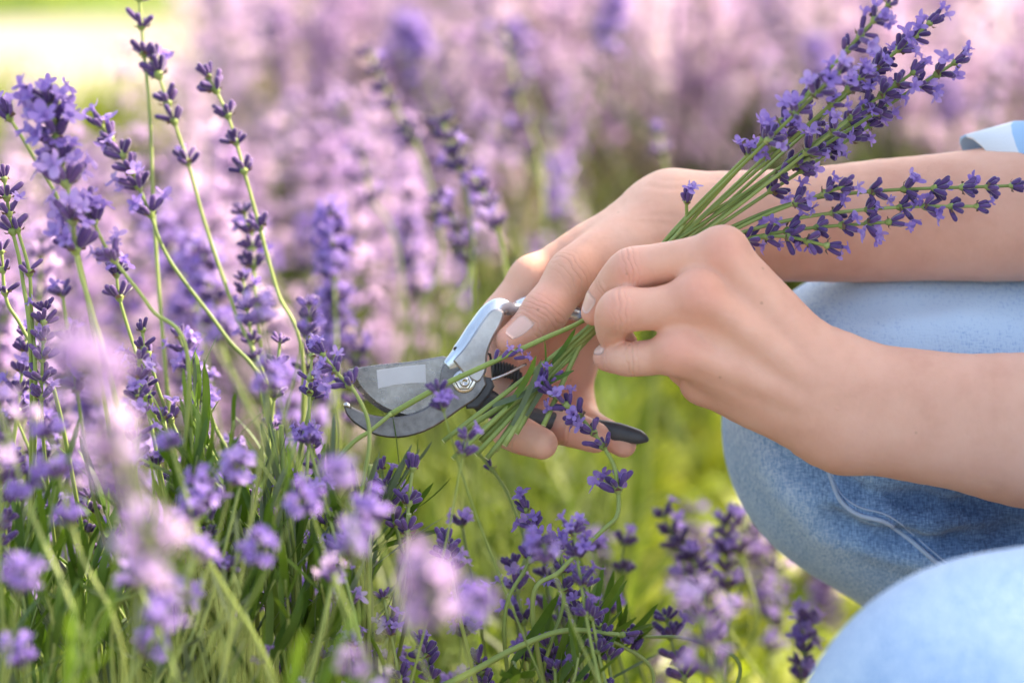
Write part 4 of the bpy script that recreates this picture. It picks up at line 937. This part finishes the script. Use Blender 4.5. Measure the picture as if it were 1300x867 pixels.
# countless-looking but countable: the bush on the left and the plants behind, one by one
def many(n, xr, yr, dr, kinds, label, group, nw=(4, 6), size=(1.0, 1.25), lean=40, head=(28, 48)):
    for i in range(n):
        x = rnd.uniform(*xr); y = rnd.uniform(*yr); d = rnd.uniform(*dr); dx = rnd.gauss(0, lean)
        pts = [(x+dx*1.5, y+300, d+rnd.uniform(-.02, .03)), (x+dx*.6+rnd.gauss(0, 6), y+140, d), (x, y, d)]
        k = rnd.choice(kinds); o = st_(pts, head=rnd.uniform(*head), n=rnd.randint(*nw), kind=k, label=label, group=group, size=rnd.uniform(*size))
        NUMBERED.append((label, x, o, {'mauve': 'pale mauve', 'open': 'violet', 'mix': 'blue-violet', 'bud': 'dark purple'}[k]))
many(34, (-40, 470), (240, 560), (1.45, 1.95), ['mauve', 'mauve', 'mix', 'open'], 'blurred stalk in the bush left of the shears', 'stalks of the bush at left', lean=70)
many(30, (280, 760), (20, 380), (1.75, 2.5), ['mauve', 'mauve', 'open', 'mix', 'bud'], 'blurred stalk in the field behind the shears', 'stalks of the field behind the shears', lean=95)
many(20, (720, 1320), (-30, 170), (2.0, 2.7), ['mauve', 'mauve', 'open'], 'blurred stalk in the field behind the far forearm', 'stalks of the field behind the arm', lean=95)
many(12, (640, 1040), (640, 840), (1.38, 1.75), ['bud', 'mix', 'bud'], 'soft stalk in the grass below the near arm', 'stalks in the grass', size=(.95, 1.15), lean=60)
many(22, (-10, 430), (330, 640), (1.17, 1.36), ['bud', 'mix', 'bud', 'mix'], 'slender stalk among the sharp stems left of the shears', 'slender stalks among the sharp stems', nw=(3, 6), size=(.8, 1.0), lean=35)
many(18, (440, 760), (650, 850), (1.17, 1.36), ['bud', 'mix', 'open', 'mix'], 'stalk among the heads at the lower middle', 'stalks at the lower middle', nw=(2, 4), size=(.8, 1.05), lean=50)
many(20, (-10, 440), (500, 790), (1.04, 1.30), ['open', 'mauve', 'open', 'mix'], 'soft stalk in front of the lower left leaves', 'soft stalks before the lower left leaves', nw=(2, 3), size=(.75, .95), lean=80)
many(9, (860, 1130), (590, 740), (1.6, 2.05), ['bud', 'mix', 'open'], 'blurred stalk in the sunny grass beside the far knee', 'stalks in the grass by the knee', lean=70)
many(14, (0, 420), (560, 760), (1.3, 1.6), ['mix', 'open'], 'blurred stalk low in the lower left leaves', 'stalks low in the leaves', nw=(3, 4))

# ------------------------------------------------------------------ leafy shoots, each with its own leaves
def shoot(px, py, d, h, n, grey, label, group, lean=(0, 0)):
    hh = h
    if px > 390: h *= .55
    b_ = P(px, py, d); o = bpy.data.objects.new('leafy_shoot', None); C.objects.link(o); o.location = b_; tag(o, label, 'lavender shoot', group); NUMBERED.append((label, px+lean[0]*2900, o, ('tall ' if hh > .065 else 'short ' if hh < .045 else 'middling ')+('grey-green' if grey else 'green')))
    top = Vector((lean[0], lean[1], h)); path = catmull([Vector((0, 0, -.06)), Vector((0, 0, 0)), top*.5+Vector((rnd.uniform(-.006, .006), rnd.uniform(-.006, .006), 0)), top], 5)
    V, F = tube_arr(path, [.0012*(1-.6*i/(len(path)-1)) for i in range(len(path))], 5); link('stem', mk('stem', V, F, [M['stem']]), o)
    for i in range(n):
        t = (i+.5)/n; k = min(len(path)-2, int((.25+.75*t)*(len(path)-1))); p = path[k].lerp(path[k+1], rnd.random()); tg = (path[k+1]-path[k]).normalized()
        a = i*1.571+(i//2)*.4+rnd.uniform(-.3, .3); open_ = rnd.uniform(.35, .95)*(1-.45*t); s = (1.15-.45*t)*rnd.uniform(.8, 1.25)
        dv = tg*math.cos(open_)+Vector((math.cos(a), math.sin(a), 0))*math.sin(open_)
        # leaf bends in its own +X plane: aim that outwards and up
        z = dv.normalized(); x_ = (Vector((0, 0, 1))*.3-Vector((math.cos(a), math.sin(a), 0))); x_ = (x_-z*x_.dot(z)).normalized(); y_ = z.cross(x_)
        m4 = Matrix((x_, y_, z)).transposed().to_4x4()
        c = link('leaf', rnd.choice(LEAFG if grey and rnd.random() < .8 else LEAFM), o); c.matrix_local = Matrix.Translation(p) @ m4 @ Matrix.Scale(s, 4)
for i in range(48):
    shoot(rnd.uniform(-20, 330), rnd.uniform(760, 940), rnd.uniform(1.14, 1.33), rnd.uniform(.03, .08), rnd.randint(8, 12), rnd.random() < .45, 'leafy shoot in the lower left corner', 'leafy shoots at lower left', (rnd.gauss(0, .02), rnd.gauss(0, .02)))
for i in range(44):
    shoot(rnd.uniform(215, 480), rnd.uniform(670, 900), rnd.uniform(1.18, 1.31), rnd.uniform(.035, .09), rnd.randint(8, 12), rnd.random() < .3, 'leafy shoot round the cut stalks', 'leafy shoots round the cut stalks', (rnd.gauss(0, .02), rnd.gauss(0, .02)))
for i in range(14):
    shoot(rnd.uniform(440, 760), rnd.uniform(830, 930), rnd.uniform(1.22, 1.4), rnd.uniform(.03, .07), rnd.randint(7, 10), rnd.random() < .3, 'leafy shoot at the bottom middle', 'leafy shoots at bottom middle', (rnd.gauss(0, .02), rnd.gauss(0, .02)))
for i in range(2):
    shoot(rnd.uniform(-20, 420), rnd.uniform(900, 960), rnd.uniform(.95, 1.06), rnd.uniform(.02, .04), 8, False, 'blurred shoot close to the lens at the bottom', 'blurred shoots near the lens', (rnd.gauss(0, .015), 0))

ONES = 'first second third fourth fifth sixth seventh eighth ninth tenth eleventh twelfth thirteenth fourteenth fifteenth sixteenth seventeenth eighteenth nineteenth'.split()
def ordinal(k):
    if k < 20: return ONES[k-1]
    t, u = divmod(k, 10); return {2: 'twentieth', 3: 'thirtieth', 4: 'fortieth', 5: 'fiftieth'}[t] if u == 0 else {2: 'twenty', 3: 'thirty', 4: 'forty', 5: 'fifty'}[t]+'-'+ONES[u-1]
for lab in sorted(set(q[0] for q in NUMBERED)):
    row = sorted([q for q in NUMBERED if q[0] == lab], key=lambda q: q[1])
    for k, (_, x, o, look) in enumerate(row):
        o['label'] = look+' '+lab+', '+('leftmost' if k == 0 else 'rightmost' if k == len(row)-1 else ordinal(k+1)+' from the left')

# ------------------------------------------------------------------ uncountable: grass, foliage, the far lavender field
def blades(name, X, Y, z0, H, Wd, lean, m, rows=4, tint=None, ksub=0):
    n = len(X); az = RN.uniform(0, 6.283, n); fa = RN.uniform(0, 6.283, n); t = np.linspace(0, 1, rows)
    lx = np.cos(az)*lean; ly = np.sin(az)*lean
    px = X[:, None]+lx[:, None]*H[:, None]*t**2; py = Y[:, None]+ly[:, None]*H[:, None]*t**2; pz = z0[:, None]+H[:, None]*(t-.25*np.abs(lean[:, None])*t**2)
    w = Wd[:, None]*.5*np.sin(np.pi*np.clip(.15+.83*t, 0, 1))**.7
    ax, ay = np.cos(fa)[:, None]*w, np.sin(fa)[:, None]*w
    V = np.stack([np.stack([px-ax, py-ay, pz], -1), np.stack([px+ax, py+ay, pz], -1)], 2).reshape(-1, 3)
    k = np.arange(n)[:, None]*(rows*2)+np.arange(rows-1)[None, :]*2; F = np.stack([k, k+1, k+3, k+2], -1).reshape(-1, 4)
    tn = np.repeat(RN.uniform(0, 1, n) if tint is None else tint, rows*2)
    o = link(name, mk(name, V, F, [m], tint=tn)); setting(o, 'stuff'); return o
# grass right of the bush, dense and sunlit
n = 38000; Y = RN.uniform(1.55, 3.45, n); X = RN.uniform(-.17, .62, n)*(Y/2.2)
patch = .5+.30*np.sin(X*27+1.3)*np.cos(Y*23+.6)+.32*np.sin(X*83+Y*31)*np.cos(Y*71-X*40)+RN.normal(0, .16, n); keep = patch > .47; X, Y, patch = X[keep], Y[keep], patch[keep]
n = len(X); H = RN.uniform(.03, .13, n)*np.clip(.6+.5*patch, .5, 1.1)*np.clip((Y-1.35)/.45, .55, 1)
blades('grass', X, Y, np.zeros(n), H, RN.uniform(.003, .007, n), RN.uniform(.2, 1.3, n), M['grass'], tint=np.clip(patch*.5+RN.uniform(0, .55, n), 0, 1))
n = 8500; Y = RN.uniform(1.6, 3.45, n); X = RN.uniform(-.17, .62, n)*(Y/2.2)
blades('broad_weeds', X, Y, RN.uniform(.0, .08, n), RN.uniform(.02, .05, n), RN.uniform(.009, .020, n), RN.uniform(.6, 2.2, n), M['weed'], tint=RN.uniform(.2, 1, n)**.8)
# low foliage of the bush at the left
n = 15000; Y = RN.uniform(1.22, 2.1, n); X = RN.uniform(-.36, .06, n)*(Y/1.3)
blades('lavender_foliage', X, Y, RN.uniform(.0, .17, n), RN.uniform(.05, .13, n), RN.uniform(.0025, .005, n), RN.uniform(.1, .9, n), M['field_leaf'])
# foliage under the flowering rows behind
n = 8000; Y = RN.uniform(2.1, 3.2, n); X = np.where(RN.uniform(0, 1, n) < .7, RN.uniform(-.21, .06, n), RN.uniform(.06, .44, n))*(Y/2.0); kp = (X < .03*Y); X, Y = X[kp], Y[kp]; n = len(X)
blades('row_foliage', X, Y, RN.uniform(.02, .18, n), RN.uniform(.06, .14, n), RN.uniform(.003, .006, n), RN.uniform(.1, .8, n), M['field_leaf'])
n = 7000; Y = RN.uniform(2.15, 3.25, n); X = RN.uniform(-.21, .42, n)*(Y/2.0); kp = (X < .03*Y) | ((Y > 2.75) & (RN.uniform(0, 1, n) < .3)); X, Y = X[kp], Y[kp]; n = len(X)
blades('dry_grass', X, Y, RN.uniform(.0, .1, n), RN.uniform(.10, .32, n), RN.uniform(.002, .0045, n), RN.uniform(.1, .7, n), M['dry'])
# lawn tufts at the far path edge
n = 9000; Y = np.concatenate([RN.uniform(4.12, 6.5, 6000), RN.uniform(2.75, 3.3, 3000)]); X = np.concatenate([RN.uniform(-1.4, 1.4, 6000), RN.normal(-.62, .14, 3000)])
blades('grass_tufts', X, Y, np.zeros(n), RN.uniform(.04, .16, n), RN.uniform(.004, .009, n), RN.uniform(.1, .8, n), M['grass'], tint=RN.uniform(.2, .8, n))

# far lavender field: many spikes merged
def spike_variant(seed, pf):
    r_ = random.Random(seed); g = Geo(); L = r_.uniform(.045, .10); nw = r_.randint(4, 7)
    V, F = lathe([(.0013, -.30), (.0011, -.1), (.0007, L)], 4); g.add(V, F[:-1], 2)
    for i in range(nw):
        z = L*(1-(i/(nw-1))**1.15)
        for mtx, fl in whorl_layout(r_, r_.randint(3, 6), pf, i == 0):
            s = Geo(); (flower_geo if fl else bud_geo)(s, r_, **({'lo': True, 's': 1.2} if fl else {'sides': 4, 'lo': True, 's': 1.15})); place_geo(g, s.arr(), Matrix.Translation((0, 0, z)) @ mtx)
    V, F, I = g.arr(); Fq = np.array([f if len(f) == 4 else (f[0], f[1], f[2], f[2]) for f in F if len(f) in (3, 4)]); Iq = np.array([i for f, i in zip(F, I) if len(f) in (3, 4)]); ok = Fq[:, 2] != Fq[:, 3]
    return V, Fq[ok], Iq[ok]
VAR = [spike_variant(100+i, .74) for i in range(9)]
def field(name, X, Y, Ztip, lean, tintv):
    Vs, Fs, Is, Ts = [], [], [], []; off = 0
    for i in range(len(X)):
        V, F, I = VAR[i % len(VAR)]; q = Matrix.Rotation(lean[i], 3, Vector((math.cos(i*2.4), math.sin(i*2.4), 0))) @ Matrix.Rotation(i*1.7, 3, 'Z'); Rm = np.array(q)
        sc = 1.0+.35*((i*7 % 10)/10); Vs.append((V*np.array([sc, sc, 1.0]))@Rm.T+np.array([X[i], Y[i], Ztip[i]])); Fs.append(F+off); Is.append(I); off += len(V)
        Ts.append(np.clip(tintv[i]+RN.uniform(-.22, .22, len(V)//4+1).repeat(4)[:len(V)], 0, 1))
    o = link(name, mk(name, np.concatenate(Vs), np.concatenate(Fs), [M['field_calyx'], M['field_petal'], M['field_leaf']], np.concatenate(Is), tint=np.concatenate(Ts))); setting(o, 'stuff'); return o
n = 1190
px_ = np.concatenate([RN.uniform(285, 1420, 1100), RN.uniform(640, 1400, 90)]); Y = np.where(px_ < 740, RN.uniform(2.15, 3.15, n), RN.uniform(2.6, 3.15, n)); dd = Y/.951*1.03; X = (px_-650)/FPX*dd
py_ = np.where(px_ < 740, -60+480*RN.beta(1.15, 1.25, n), -60+290*RN.uniform(0, 1, n)); Z = HC-dd*math.sin(PITCH)-(py_-433.5)/FPX*dd*math.cos(PITCH)
field('lavender_field', X, Y, np.clip(Z, .08, .52), RN.normal(0, .55, n), RN.uniform(.1, .95, n))
n = 230
px_ = RN.uniform(540, 1330, n); Y = RN.uniform(2.25, 2.6, n); dd = Y/.951*1.03; X = (px_-650)/FPX*dd
py_ = RN.uniform(-80, 190, n); Z = HC-dd*math.sin(PITCH)-(py_-433.5)/FPX*dd*math.cos(PITCH)
field('lavender_rows', X, Y, np.clip(Z, .1, .5), RN.normal(0, .5, n), RN.uniform(.3, 1, n))
n = 130
Y = RN.uniform(1.6, 2.3, n); X = RN.uniform(-.36, -.05, n)*(Y/1.8); Z = RN.uniform(.14, .34, n)-.10*(Y-1.8)
field('lavender_bush', X, Y, Z, RN.normal(0, .25, n), RN.uniform(.1, .8, n))
